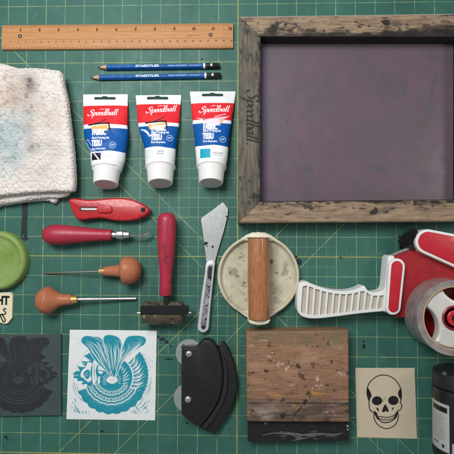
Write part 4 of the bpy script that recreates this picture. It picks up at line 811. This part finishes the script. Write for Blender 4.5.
    for (ol, base, tips, _), (ea, eb) in zip(F, EDG):
        c.line(smoothpath(ol, 4, True)+[ol[0]], 1.6*fine, bare); c.poly(ol, ink, grain=g, sm=4); A_ = smoothpath(ea, 6); B_ = smoothpath(eb, 6); n_ = len(A_)
        for k in range(11):
            u_ = (k+.6+R_.uniform(-.2, .2))/11.4; i0 = int(n_*R_.uniform(.06, .4)); i1 = int(n_*R_.uniform(.6, .93)); bow = R_.uniform(-.05, .12)
            p = [mid(A_[q], B_[q], min(.97, u_+bow*math.sin(math.pi*(q-i0)/max(1, i1-i0)))) for q in range(i0, i1)]
            if len(p) > 3: ln(p, R_.choice([.45, .7, 1.15, 1.3]), bare if k % 3 else half, .95, 1)
            j0 = R_.randrange(2, n_-12); p = [mid(A_[q], B_[q], min(.98, u_+.045)) for q in range(j0, j0+R_.randrange(5, 11))]; ln(p, .45, half, .8, 1)
        for q0 in (): k0 = int(n_*q0); ln([mid(A_[k0], B_[k0], 0.02), mid(A_[k0+1], B_[k0+1], .5), mid(A_[min(n_-1, k0+5)], B_[min(n_-1, k0+5)], .98)], .9, bare)
    for k in range(10): x, y = R_.uniform(107, 121), R_.uniform(366, 375); ln([(x, y), (x+R_.uniform(-1.5, 1.5), y+R_.uniform(1.5, 3.5))], R_.uniform(.4, .8), R_.choice([bare, ink, ink]), .9)
def chatter(c, col, al=1.):
    R_ = random.Random(5)
    for x0, y0, x1, y1 in [(54, 372, 74, 396), (60, 366, 80, 402), (52, 384, 66, 398), (70, 390, 84, 402), (88, 388, 96, 402), (104, 390, 110, 404), (120, 392, 122, 404), (340, 372, 372, 330), (352, 380, 386, 344), (362, 386, 392, 362), (330, 366, 350, 392), (318, 352, 342, 380), (370, 366, 384, 388), (388, 352, 398, 340), (310, 390, 336, 404), (322, 384, 344, 406), (346, 390, 362, 396), (372, 400, 396, 390), (54, 352, 60, 376), (56, 330, 62, 350)]:
        c.line([(x0, y0), ((x0+x1)/2+3, (y0+y1)/2), (x1, y1)], R_.uniform(.5, 1.1), col, al, sm=4, taper=True)
    for r_, a0, a1, wd in [(186, -38, -8, .35), (190, 0, 26, .8), (182, 8, 34, .5), (196, 14, 30, .5), (178, 150, 168, .8), (188, 156, 176, .5), (196, 150, 170, .6), (176, 176, 206, .3), (170, 205, 232, .3), (200, -30, -18, .3), (188, 140, 152, .7)]:
        c.line([(228+.93*r_*math.cos(math.radians(a0+(a1-a0)*k/10)), 232+.97*r_*math.sin(math.radians(a0+(a1-a0)*k/10))) for k in range(11)], wd, col, al, taper=True)
    for k in range(26):
        x, y = R_.choice([(R_.uniform(64, 84), R_.uniform(45, 100)), (R_.uniform(395, 412), R_.uniform(60, 300)), (R_.uniform(330, 410), R_.uniform(330, 410)), (R_.uniform(44, 60), R_.uniform(260, 400))]); c.line([(x, y), (x+R_.uniform(-6, 6), y+R_.uniform(2, 9))], R_.uniform(.25, .5), col, al*.8)
zp = .02; cp = canv(62, 325, 162, 425, .014, zp, T=lambda p: W(62+p[0]/4.54, 325+p[1]/4.54, zp)[:2], u=1/19.9*1.0)
T4 = cp.T; cp.T = lambda p: T4(p); chatter(cp, TEAL, .85); cp.T = lambda p: W(p[0], p[1], zp)[:2]; wings(cp, TEAL, WH, .8, .12)
m_wp = M('white_paper', (226, 230, 230), .85, var=(2, .02), fine=(30, .02), paint=True, bump=(3, .3, .02), bump2=(60, .1, .003))
o = slab('bird_print', [(69.8, 329.8), (156.7, 330.6), (155.1, 420.4), (66.4, 419.2)], .0, zp+.01, m_wp, None, cp, res=.016, r=.004, loc=(*pxs([(111, 375)], 0)[0], 0), zf=lambda x, y: .035*np.maximum(0, fbm(x, y, .5, 2)-.35), wob=.02)
tag(o, 'white paper block print of feathered wings in turquoise ink', 'art print')
# dark carved block: the same drawing reversed
zb = .19; cb2 = canv(-34, 330, 66, 420, .02, zb, T=lambda p: W(130.6-p[0], 336.4+(p[1]-335.5)*.975, zb)[:2], u=1/20.2)
wings(cb2, (42, 43, 50), (54, 64, 66), .6, 0.)
m_li = M('carved_lino', (62, 78, 77), .5, var=(2, .12), fine=(14, .1), paint=True, bump=(10, .4, .02), wear=(2, .56, (54, 74, 70), .5))
_s = lambda x, y: (cb2.sample(x, y)[..., 0]-lin((64, 66, 70))[0] < 0)*cb2.sample(x, y)[..., 3]*.035
o = slab('lino_block', [(-31, 335.2), (60.8, 334.6), (61.0, 415.4), (-31, 416.6)], .0, zb-.03, m_li, None, cb2, res=.026, r=.012, loc=(*pxs([(15, 375)], 0)[0], 0), zf=lambda x, y: cb2.sample(x, y)[..., 3]*.012*(cb2.sample(x, y)[..., 0] < lin((48, 48, 48))[0]))
tag(o, 'dark slate carved linoleum block with a feathered wing relief', 'lino block')
# ================================================================== ROTARY CUTTER
m_bp = M('black_plastic', (27, 27, 29), .5, var=(3, .1), bump=(40, .15, .004), speck=(9, .72, (74, 74, 76), .5), wear=(1.3, .6, (40, 40, 43), .7)); m_dk = M('brushed_disc', (178, 186, 186), .4, .6, var=(3, .08), speck=(5, .66, (120, 124, 122), .6))
rc = thing('rotary_cutter', (*pxs([(206, 386)], 0)[0], 0), 'black fan-shaped plastic cutter with two round steel blades', 'rotary cutter')
LO = [(201, 343), (209, 341), (216, 346), (219.5, 347.6), (223, 342.4), (227.6, 348), (232.4, 359), (236, 371), (237.6, 383), (236.8, 394), (233, 405), (227.4, 415.6), (221, 425.6), (215, 433.8), (211, 432.4), (203, 429.4), (190, 420), (184, 400), (184, 360)]
B().prism(pxs(smoothpath(LO, 3, True), .42), .02, .42, inset=(.07, .09)).build('guard', m_bp, rc)
UO = [(181.6, 349.4), (183, 347.6), (196, 347.2), (199.4, 344.6), (202.6, 340.8), (208, 340), (212.6, 342), (217, 349), (220.8, 359), (222.6, 371), (222.4, 384), (220, 396), (214.8, 408), (207.6, 418.4), (200.4, 426.4), (196.4, 425), (186, 418.6), (181.8, 414.6), (181.2, 409), (181.2, 380)]
B().prism(pxs(smoothpath(UO, 3, True), .66), .1, .66, inset=(.07, .09)).build('case', m_bp, rc)
m_bp2 = M('black_plastic_matte', (33, 33, 36), .6, var=(3, .1))
MO = [(217.6, 345.4), (221.6, 352), (226, 363), (228, 375), (227.4, 388), (224.4, 400), (218.8, 412), (211.4, 423), (206, 428.6), (201.6, 426.8), (209.4, 417), (216.4, 406.6), (221, 395.6), (223, 384), (223.2, 371), (221.2, 358.6)]
B().prism(pxs(smoothpath(MO, 3, True), .54), .3, .54, inset=(.04, .05)).build('guard_rib', m_bp2, rc)
for i, (cx_, cy_, r_) in enumerate(((188.8, 354, 13.8), (188, 399.6, 15.0))):
    c_ = pxs([(cx_, cy_)], .3)[0]; B().lathe([(0, r_/19.9), (.03, r_/19.9-.01)], (*c_, .06), (0, 0, 1), 80).build('blade', m_dk, rc)
    c_ = pxs([(cx_, cy_)], .7)[0]; B().lathe([(0, .17), (.05, .165), (.09, .13), (.105, .05), (.106, .001)], (*c_, .66), (0, 0, 1), 32).build('pin', m_hi, rc)
    for rr_ in (15.2, 11.6): B().lathe([(0, rr_/20.4+.012), (.012, rr_/20.4+.006), (.012, rr_/20.4-.006), (0, rr_/20.4-.012)], (*pxs([(cx_+8, cy_+2)], .67)[0], .652), (0, 0, 1), 70, cap=False).build('boss_ring', m_bp, rc) if False else None
    b = B(); cc_ = pxs([(cx_+6, cy_+1)], .66)[0]; k0, k1 = (-70, 70)
    for rr_ in (.78, .62):
        pth = [(cc_[0]+rr_*math.cos(math.radians(k0+(k1-k0)*k/30)), cc_[1]+rr_*math.sin(math.radians(k0+(k1-k0)*k/30)), .658) for k in range(31)]; b.tube(pth, .014, 6)
    b.build('moulded_ridge', m_bp, rc)
# ================================================================== SQUEEGEE
m_sq = M('squeegee_wood', (166, 124, 96), .62, var=(1.8, .25), fine=(7, .24), paint=True, stretch=(.7, 15, 15), bump=(8, .4, .012), col2=(116, 84, 64), speck=(4.5, .66, (66, 52, 44), .7), wear=(1.1, .58, (150, 128, 100), .4)); m_rb = M('black_rubber', (27, 26, 28), .5, var=(3, .15), paint=True, bump=(20, .2, .008))
sqt = thing('squeegee', (*pxs([(298, 386)], 0)[0], 0), 'wide paint-splashed wooden squeegee with a black rubber blade', 'squeegee')
zs = 1.0; cq = canv(240, 325, 355, 430, .02, zs)
for i in range(170): cq.line([(x := random.uniform(240, 345), y := random.uniform(331, 422)), (x+random.uniform(8, 40), y+random.uniform(-.5, .5))], random.uniform(.15, .5), random.choice([(86, 66, 54), (178, 146, 118), (104, 80, 62)]), random.uniform(.2, .5), soft=1.5, taper=True)
for i in range(55): cq.blob((random.uniform(244, 350), random.uniform(399, 423)), random.uniform(4, 12), random.choice([(106, 92, 80), (124, 110, 98), (90, 78, 68)]), .28, ry=random.uniform(1, 3), soft=9)
for i in range(120): cq.blob((random.uniform(247, 348), random.uniform(332, 421)), random.uniform(.2, .7), random.choice([(220, 212, 198), (40, 36, 36), (40, 36, 36), (96, 70, 54)]), .8, soft=1.5)
for i in range(60): cq.blob((random.uniform(247, 348), random.uniform(401, 422)), random.uniform(.6, 2.4), (44, 38, 38), random.uniform(.3, .8), ry=random.uniform(.4, 1.2), soft=2)
for i in range(40): cq.blob((random.uniform(244, 350), random.uniform(401, 423)), random.uniform(6, 16), (88, 78, 72), .3, ry=random.uniform(1, 2.6), soft=8)
for i in range(40): cq.blob((random.uniform(248, 348), random.uniform(331, 346)), random.uniform(5, 13), (108, 100, 72), .32, ry=random.uniform(1, 3.4), soft=9)
cq.blob((266, 412), 14, (152, 138, 130), .45, ry=6, soft=9); cq.blob((265, 414), 9, (178, 166, 156), .4, ry=3, soft=6); cq.blob((330, 343), 12, (112, 112, 90), .3, ry=4, soft=9)
for i in range(44): cq.blob((random.uniform(246, 350), random.uniform(402, 424)), random.uniform(3, 14), (50, 44, 41), random.uniform(.25, .6), ry=random.uniform(.6, 2.2), soft=4)
for i in range(30): cq.blob((random.uniform(246, 350), random.uniform(384, 400)), random.uniform(3, 10), (92, 70, 54), random.uniform(.15, .35), ry=random.uniform(.6, 2), soft=5)
for i in range(40): cq.blob((random.uniform(247, 348), random.uniform(333, 400)), random.uniform(.5, 1.8), (34, 30, 30), random.uniform(.4, .85), ry=random.uniform(.4, 1.4), soft=2)
for i in range(10): cq.blob((random.uniform(256, 340), random.uniform(346, 384)), random.uniform(6, 16), (196, 158, 130), .2, ry=random.uniform(2, 5), soft=12)
for i in range(30): cq.line([(x := random.uniform(250, 340), y := random.uniform(350, 398)), (x+random.uniform(-3, 4), y+random.uniform(-2, 3))], random.uniform(.25, .7), (222, 214, 202), random.uniform(.4, .8), soft=1.5, taper=True)
cq.line([(246, 399.8), (300, 400.2), (350, 399.6)], .8, (70, 56, 46), .7, soft=2); cq.line([(246, 401.4), (350, 401.2)], .5, (170, 148, 122), .4)
for x, y, r, al in [(298, 366, 2.4, .85), (266.2, 371, 2.2, .85), (269, 345.5, 1.6, .7), (313, 364.8, 2.6, .6), (331.5, 361.5, 1.5, .8), (301, 375.5, 2.6, .75), (303.4, 378.5, 1.8, .7), (276, 363, 1.2, .6), (349, 372.6, 2.2, .85), (252, 373, 1.2, .7), (249, 375, 1, .7), (308, 393.6, 2, .85), (310, 397, 1.2, .8), (305, 402, 2.6, .9), (283, 400, 2, .7), (282.6, 415.4, 2.8, .85), (283, 417.6, 1.6, .8), (252.4, 411, 1.4, .85), (250.6, 414, 1, .8), (347.6, 411, 2.2, .8), (328, 344, 1.8, .6), (280, 379, 1, .6), (297, 386, .9, .7), (292, 393, .8, .6), (297, 391, .7, .6), (345, 348, 1, .5), (337, 390, .9, .5), (320, 404, 1.4, .4), (293, 421, 1.2, .6), (316, 334.5, 2, .4), (262, 352, .8, .5), (270, 400, 3.4, .3), (326, 417, 3, .35)]:
    cq.blob((x, y), r, (34, 31, 32), al, soft=2)
cq.line([(293.6, 416), (298, 411), (302, 405.6)], 1.5, (28, 26, 28), .9); cq.line([(285, 395.5), (292, 391), (299, 388)], .7, (60, 50, 46), .7)
for cx_, cy_, n_, sx_, sy_ in ((280, 363.5, 16, 5, 2.6), (286, 368.5, 9, 2.5, 2.5), (251, 346.6, 7, 5, .8), (318, 379, 10, 3, 2.4), (319, 386, 6, 3, 2), (341, 374.4, 12, 5, 1.6), (293, 385, 5, 3, 1), (270, 356.4, 5, 2.4, .8), (330, 412, 6, 8, 2), (262, 340, 4, 6, 1)):
    for q in range(n_): cq.blob((cx_+random.gauss(0, sx_*.5), cy_+random.gauss(0, sy_*.6)), random.uniform(.25, 1.0), (212, 204, 190), random.uniform(.5, .9), ry=random.uniform(.2, .6), soft=1.3)
for x, y, r, ry in [(277, 395, 3.6, 1.4), (318, 393.6, 5.6, 1.6), (312, 392, 2, 1.6), (296, 420, 1.2, .9), (294, 405.6, 2.4, .9), (278, 399, 1.4, .8)]: cq.blob((x, y), r, (176, 134, 50), .7, ry=ry, soft=3)
groove = lambda x, y: -.035*np.exp(-((y-W(0, 400.2, zs)[1])/.03)**2)
slab('wooden_grip', [(246, 331.4), (348.8, 330.6), (349.4, 422.4), (246.6, 422)], .02, zs, m_sq, sqt, cq, res=.027, r=.09, zf=groove, wob=.02)
zr2 = .62; cr = canv(240, 415, 355, 446, .02, zr2)
for p in ([(262, 435.5), (275, 433), (290, 434.5), (300, 434)], [(280, 431.6), (290, 434), (298, 438)], [(292, 441), (300, 439), (312, 436.5)], [(298, 436), (315, 433.4), (335, 434.4), (343, 433)], [(287, 432), (303, 435), (320, 435)], [(310, 432), (318, 430.6)]): cr.line(p, random.uniform(.4, 1.), (168, 168, 168), .55, sm=5, taper=True, soft=1.6)
for i in range(60): cr.line([(x := random.uniform(250, 345), y := random.uniform(423, 440)), (x+random.uniform(-3, 6), y+random.uniform(-.8, .8))], random.uniform(.15, .5), (120, 120, 120), random.uniform(.15, .4), soft=1.5, taper=True)
for i in range(14): cr.blob((random.uniform(275, 335), random.uniform(431, 439)), random.uniform(1.5, 5), (120, 122, 122), .3, ry=random.uniform(.3, 1), soft=3)
cr.blob((347.6, 426), .8, (220, 220, 220), .9); cr.blob((348, 429.6), .6, (210, 210, 210), .9); cr.blob((265.6, 423.5), .8, (200, 190, 170), .7); cr.blob((299, 438), 4, (110, 112, 112), .4, ry=1.6, soft=4)
slab('rubber_blade', [(247.6, 420), (349, 420), (349.2, 440.8), (247.8, 441.6)], .28, zr2, m_rb, sqt, cr, res=.03, r=.02)
# ================================================================== SKULL PRINT
zc_ = .012; ck = canv(350, 362, 422, 442, .012, zc_, T=lambda p: W(354+p[0]/6.88, 364+p[1]/6.88, zc_)[:2], u=1/19.8)
SB = (26, 22, 24)
ck.line([(103, 250), (96, 235), (88, 200), (92, 160), (108, 125), (140, 95), (175, 78), (210, 76), (250, 86), (285, 110), (310, 145), (322, 180), (326, 215), (322, 250), (318, 268), (328, 285), (320, 312), (300, 322), (304, 350), (300, 385), (280, 420), (245, 440), (215, 443), (180, 430), (150, 400), (136, 365), (136, 335), (112, 318), (103, 285), (103, 250)], 1.0, SB, sm=5)
ck.poly([(92, 165), (104, 175), (118, 205), (120, 222), (110, 240), (108, 258), (98, 245), (90, 215)], SB, sm=3); ck.poly([(322, 165), (308, 180), (302, 200), (306, 222), (316, 238), (322, 255), (328, 225), (328, 190)], SB, sm=3)
ck.poly(circ(158, 252, 36, 20, 31), SB, sm=2); ck.poly(circ(270, 250, 36, 20, 32), SB, sm=2); ck.poly([(214, 276), (224, 288), (238, 320), (228, 331), (217, 322), (208, 331), (192, 326), (200, 298)], SB, sm=3)
ck.poly([(152, 300), (166, 302), (172, 325), (160, 318)], SB, sm=2); ck.poly([(262, 300), (274, 298), (268, 312), (260, 318)], SB, sm=2)
ck.line([(200, 262), (204, 245), (216, 230)], .5, (96, 90, 82), sm=4)
ck.line([(136, 330), (156, 340), (160, 360), (176, 385), (196, 400), (225, 402), (256, 392), (276, 374), (282, 348), (302, 322)], 1.1, SB, sm=5); ck.poly([(136, 328), (150, 326), (160, 352), (176, 380), (164, 384), (146, 358)], SB, sm=2); ck.poly([(300, 322), (286, 340), (282, 366), (268, 384), (290, 372), (298, 345)], SB, sm=2)
ck.line([(158, 358), (190, 362), (225, 366), (255, 360), (280, 352)], .8, SB, sm=4); ck.line([(170, 376), (200, 382), (230, 384), (270, 374)], .7, SB, sm=4)
for k in range(9): x = 172+k*12; ck.line([(x, 360+3*math.sin(k*.4)), (x+1, 380)], .35, SB); ck.line([(x+4, 382), (x+6, 396-abs(k-4)*2)], .3, SB)
m_cp = M('cream_cotton_paper', (200, 186, 162), .85, var=(1.5, .04), fine=(40, .05), paint=True, bump=(60, .3, .004))
o = slab('skull_print', [(355.2, 368), (414.6, 368), (417, 438.8), (357, 437)], .0, zc_+.012, m_cp, None, ck, res=.014, r=.004, loc=(*pxs([(386, 403)], 0)[0], 0), zf=lambda x, y: .02*fbm(x, y, .8, 3), wob=.015)
tag(o, 'cream paper print of a black human skull', 'art print')
# ================================================================== INK JAR
m_jar = M('black_jar_plastic', (30, 29, 32), .34, var=(3, .08), coat=.2, paint=True, bump=(20, .06, .004)); m_jl = M('jar_lid_plastic', (36, 36, 38), .42, var=(3, .1))
R_ = 1.42; zj = R_+.02; cxj = V(434.2, 410, zj).x+R_; yT, yB = W(0, 380.5, zj)[1], W(0, 450, zj)[1]
jr = thing('ink_jar', (cxj, (yT+yB)/2, 0), 'black ink jar lying on its side with white labels', 'ink jar')
prj = [(0, R_*.86), (.03, R_*.93), (.1, R_*.98), (.25, R_), (yT-yB-.2, R_), (yT-yB-.06, R_*.97), (yT-yB, R_*.9)]
na, ny = 260, 160; tt = np.interp(np.linspace(0, len(prj)-1, ny), range(len(prj)), [p[0] for p in prj]); rr = np.interp(np.linspace(0, len(prj)-1, ny), range(len(prj)), [p[1] for p in prj])
tt = np.concatenate([tt[tt <= .25], np.linspace(.26, yT-yB-.21, 120), tt[tt >= yT-yB-.2]]); rr = np.interp(tt, [p[0] for p in prj], [p[1] for p in prj])
aa = np.arange(na)/na*2*math.pi; Yj = yB+tt[:, None]+0*aa; Xj = cxj+rr[:, None]*np.cos(aa); Zj = zj+rr[:, None]*np.sin(aa)
# label canvas in (arc length, y): arc 0 at the left side (angle pi), growing over the top
cj = Canvas(-1.2, yB-.1, 6, yT+.1, .016, T=lambda p: np.array(p), u=1.)
sY = lambda py: W(0, py, zj)[1]
def jrect(a0, a1, p0, p1, col): cj.poly([(a0, sY(p0)), (a1, sY(p0)), (a1, sY(p1)), (a0, sY(p1))], col)
jrect(-.35, .95, 393.5, 438.2, (184, 184, 182)); jrect(-.12, .84, 396.4, 401.6, (26, 26, 28))
rj = random.Random(3)
for k in range(22):
    y = 403.8+k*1.16; cj.line([(-.1, sY(y)), (rj.uniform(.5, .84), sY(y))], .022, (118, 118, 120), .8)
cj.poly([(.52, sY(432)), (.72, sY(432)), (.66, sY(435)), (.58, sY(436))], (40, 40, 42)); jrect(-.05, .35, 431, 433, (120, 120, 122))
jrect(1.05, 1.95, 428, 440.5, (176, 174, 178))
for k in range(6): cj.line([(1.2, sY(430+k*1.7)), (1.92, sY(430+k*1.7))], .035, (96, 96, 104), .8)
cj.poly([(1.44+.1*math.cos(a), sY(421.5)+.1*math.sin(a)) for a in np.linspace(0, 6.28, 20)[:-1]], (206, 196, 60)); cj.poly([(1.58+.06*math.cos(a), sY(423)+.06*math.sin(a)) for a in np.linspace(0, 6.28, 16)[:-1]], (176, 100, 60))
cj.poly([(1.56+.09*math.cos(a), sY(409)+.09*math.sin(a)) for a in np.linspace(0, 6.28, 20)[:-1]], (226, 226, 226)); cj.line([(1.18, sY(425.4)), (2.2, sY(425.4))], .03, (120, 120, 122))
jrect(2.3, 3.6, 396, 438, (200, 198, 196)); 
ang_ = ((math.pi-aa+math.pi) % (2*math.pi))-math.pi; arc = np.repeat((ang_*R_)[None], len(tt), 0)
gridmesh('jar_body', Xj, Yj, Zj, m_jar, jr, cj, wrap=True, ends=True, colxy=(arc.ravel(), Yj.ravel()))
yL = W(0, 366, zj)[1]; LLd = yL-yT; b = B().lathe([(0, R_*.9), (.02, R_*.97), (.08, R_*.975), (LLd-.07, R_*.965), (LLd-.02, R_*.95), (LLd, R_*.92)], (cxj, yT+.02, zj), (0, 1, 0), 96)
for k in range(72):
    a = 2*math.pi*k/72; rr_ = R_*.97; p0 = (cxj+rr_*math.cos(a), yT+.12, zj+rr_*math.sin(a)); p1 = (cxj+R_*.945*math.cos(a), yT+LLd-.16, zj+R_*.945*math.sin(a)); b.tube([p0, p1], .022, 6)
b.build('jar_lid', m_jl, jr)
m_cl = M('clear_plastic', (190, 200, 198), .15, var=(4, .05), coat=.5); nb = V(444.2, 362.6, 2.0); B().lathe([(0, .12), (.1, .12), (.14, .09), (.16, .04)], (nb.x, yL-.02, 2.0), (0, 1, .1), 20).build('lid_tab', M('lid_tab_plastic', (60, 72, 70), .25, coat=.5), jr)
# ================================================================== TAPE DISPENSER
m_wt = M('white_plastic', (226, 226, 224), .38, var=(2, .04), bump=(10, .1, .008), speck=(7, .74, (150, 146, 138), .4)); m_bg = M('beige_recess', (188, 178, 162), .6, var=(2, .08)); m_rp = M('red_plastic', (188, 32, 48), .34, var=(1.5, .06), coat=.2, bump=(30, .08, .004)); m_rd = M('red_side_plate', (158, 26, 36), .34, var=(1.6, .12), coat=.25, bump=(4, .12, .02))
td = thing('tape_dispenser', (*pxs([(410, 290)], 0)[0], 0), 'red and white packing tape gun with a ribbed white handle', 'tape dispenser')
zh = .95
GO = [(298.2, 286.4), (301.6, 282.4), (306.6, 281.6), (313, 284.4), (322, 287.6), (333, 290.2), (344, 291), (354, 289.8), (361, 287), (363.6, 285.8), (365.4, 286.6), (368, 290.4), (372, 292.2), (378, 291.8), (383.4, 290), (385.4, 284), (387.4, 262), (389, 256), (393, 256), (395, 262), (393, 312), (384, 311.6), (360, 313.8), (335, 317), (318, 318.8), (306.6, 318.2), (300, 315), (297.4, 309.6), (297, 300)]
grip = B().prism(pxs(smoothpath(GO, 4, True), zh), .05, zh, inset=(.06, .08)).build('handle', m_wt, td)
def topy(x): return np.interp(x, [300, 306, 313, 322, 333, 344, 354, 361, 365, 370, 378, 384], [287, 285.4, 288.2, 291.2, 293.6, 294.4, 293.2, 291, 291.4, 295.6, 295.8, 295])
def boty(x): return np.interp(x, [300, 306, 318, 335, 360, 384], [311, 314.6, 315.2, 313.6, 310.6, 308.2])
N_ = 13; xs = np.linspace(300.8, 384, N_+1); b = B(); cut = B()
for k in range(N_):
    a, c = xs[k]+.95, xs[k+1]-.95; sl = 1.0
    b.prism(pxs([(a+sl, topy(a)), ((a+c)/2+sl, topy((a+c)/2)), (c+sl, topy(c)), (c-sl, boty(c)), (a-sl, boty(a))], zh), zh-.3, zh-.13)
    cut.prism(pxs([(a+sl, topy(a)), ((a+c)/2+sl, topy((a+c)/2)), (c+sl, topy(c)), (c-sl, boty(c)), (a-sl, boty(a))], zh), zh-.15, zh+.2)
b.build('handle_slots', m_bg, grip)
cu = cut.build('cutter_tmp', m_wt, td); bo = grip.modifiers.new('slots', 'BOOLEAN'); bo.object = cu; bo.operation = 'DIFFERENCE'; bo.solver = 'EXACT'
bpy.context.view_layer.update(); nm_ = bpy.data.meshes.new_from_object(grip.evaluated_get(bpy.context.evaluated_depsgraph_get())); grip.modifiers.clear(); grip.data = nm_; bpy.data.objects.remove(cu)
nm_.set_sharp_from_angle(angle=math.radians(35))
# red side plate
SP = [(389, 257), (400, 252.4), (412, 247.4), (420, 240), (440, 236), (500, 240), (540, 262), (545, 300), (520, 350), (470, 352), (420, 330), (407, 317.8), (394, 316.4), (391, 300)]
B().prism(pxs(SP, .75), .3, .75).build('side_plate', m_rd, td, bevel=.05)
b = B(); e = V(388.8, 256.4, .82); f = V(412.8, 246.6, .82); n_ = 22; dd = (f-e)/n_; pn = Vector((-dd.y, dd.x, 0)).normalized(); vs = []
b.prism([tuple((e-pn*.06)[:2]), tuple((f-pn*.06)[:2]), tuple((f+pn*.03)[:2]), tuple((e+pn*.03)[:2])], .6, .83)
for k in range(n_): p = e+dd*k; b.prism([tuple((p+pn*.03)[:2]), tuple((p+dd+pn*.03)[:2]), tuple((p+dd*.5+pn*.09)[:2])], .78, .83)
b.build('cutter_teeth', m_met, td)
# black bristle brush at the nose
m_br = M('black_bristle', (24, 24, 25), .7, var=(8, .3)); b = B()
for k in range(700):
    t_ = random.random(); h_ = random.random(); p = V(403+15*t_+random.uniform(-1, 1), 243-9*t_+random.uniform(-2, 5), .15+.9*h_); q = p+Vector((-.17+random.uniform(-.1, .1), .2+random.uniform(-.1, .1), random.uniform(-.06, .06))); b.tube([p, q], [.028, .012], 4)
b.prism(pxs([(404, 247), (414, 241), (420, 232), (424, 240), (414, 250)], .9), .1, .9); b.build('bristle_roller', m_br, td)
def capsule(a, ra, b_, rb, n=16):
    a = np.array(a, float); b_ = np.array(b_, float); th = math.atan2(*(b_-a)[::-1]); L__ = np.linalg.norm(b_-a); ph = math.acos((ra-rb)/L__) if L__ > abs(ra-rb) else math.pi/2
    out = [tuple(a+ra*np.array([math.cos(th+ph+(2*math.pi-2*ph)*k/n), math.sin(th+ph+(2*math.pi-2*ph)*k/n)])) for k in range(n+1)]
    out += [tuple(b_+rb*np.array([math.cos(th-ph+2*ph*k/n), math.sin(th-ph+2*ph*k/n)])) for k in range(n+1)]; return out
z1 = 1.15
for nm, a, ra, c, rb in (('grip_panel', (397, 266.6), 8.2, (393.4, 307.4), 7.5), ('nose_panel', (428, 241.6), 12.4, (505, 266), 22)):
    tr_ = B().prism(pxs(capsule(a, ra, c, rb), z1), .3, z1, inset=(.03, .04)).build('panel_trim', m_wt, td)
    B().prism(pxs(capsule(a, ra-2.5, c, rb-2.5), z1), z1-.05, z1+.02, inset=(.015, .015)).build('panel', m_rp, tr_)
# tape roll
zt2 = 2.2; tc_ = V(455.4, 318.2, zt2); Ro = 1.72; Rc = 1.47
m_tp = M('clear_tape_roll', (176, 170, 168), .22, var=(1.2, .1), coat=.5, stretch=(1, 1, 3), trans=.3, col2=(140, 128, 130), wear=(1.2, .52, (196, 192, 192), .6)); m_te = M('tape_roll_edge', (164, 148, 136), .35, var=(2, .1), coat=.3)
m_co = M('card_core', (172, 150, 122), .7, var=(4, .1)); m_hub = M('silver_white_hub', (226, 222, 218), .28, .3, var=(1.5, .06), coat=.4, bump=(1.4, .25, .06))
b = B().lathe([(.0, Rc), (.0, Ro-.02), (.02, Ro), (1.68, Ro), (1.7, Ro-.02), (1.7, Rc), (0, Rc)], (tc_.x, tc_.y, .5), (0, 0, 1), 120, cap=False); b.build('tape_roll', m_tp, td)
for k in range(5): rr_ = Rc+.03+k*.045; B().lathe([(0, rr_), (.006, rr_), (.006, rr_+.012), (0, rr_+.012)], (tc_.x, tc_.y, 2.2), (0, 0, 1), 100, cap=False).build('tape_layer', m_te, td) if k in (1, 3) else None
B().lathe([(.0, Rc-.07), (.0, Rc+.0), (1.72, Rc), (1.72, Rc-.07), (0, Rc-.07)], (tc_.x, tc_.y, .5), (0, 0, 1), 110, cap=False).build('core', m_co, td)
# hub: disc with three curved openings
zhb = 2.12; pts = []; n_ = 240
for k in range(n_):
    a = 2*math.pi*k/n_; m3 = (a-math.radians(195)+math.pi) % (2*math.pi/3)-math.pi/3; rm = Rc-.08; r_ = rm
    dsc = 1.1**2-(1.85*math.sin(m3))**2
    if dsc > 0: r_ = min(rm, 1.85*math.cos(m3)-math.sqrt(dsc))
    pts.append((tc_.x+r_*math.cos(a), tc_.y+r_*math.sin(a)))
b = B().prism(pts, zhb-.5, zhb, inset=(.12, .12)); hub = b.build('hub', m_hub, td)
B().lathe([(0, Rc-.08), (.02, Rc-.08)], (tc_.x, tc_.y, .6), (0, 0, 1), 80).build('hub_well', M('well_dark', (74, 58, 54), .5), td)
B().lathe([(0, .57), (.05, .57), (.08, .54), (.085, .5), (-.02, .44), (-.02, .3)], (tc_.x, tc_.y, zhb), (0, 0, 1), 64).build('knob_ring', M('knob_red', (136, 26, 38), .35, coat=.3), hub)
B().lathe([(0, .36), (.1, .36), (.13, .32), (.13, .2), (.1, .19), (.1, .001)], (tc_.x, tc_.y, zhb-.01), (0, 0, 1), 48).build('knob', m_rp, hub)
B().lathe([(0, .17), (.02, .165)], (tc_.x, tc_.y, zhb+.125), (0, 0, 1), 32).build('bolt', m_bk, hub)
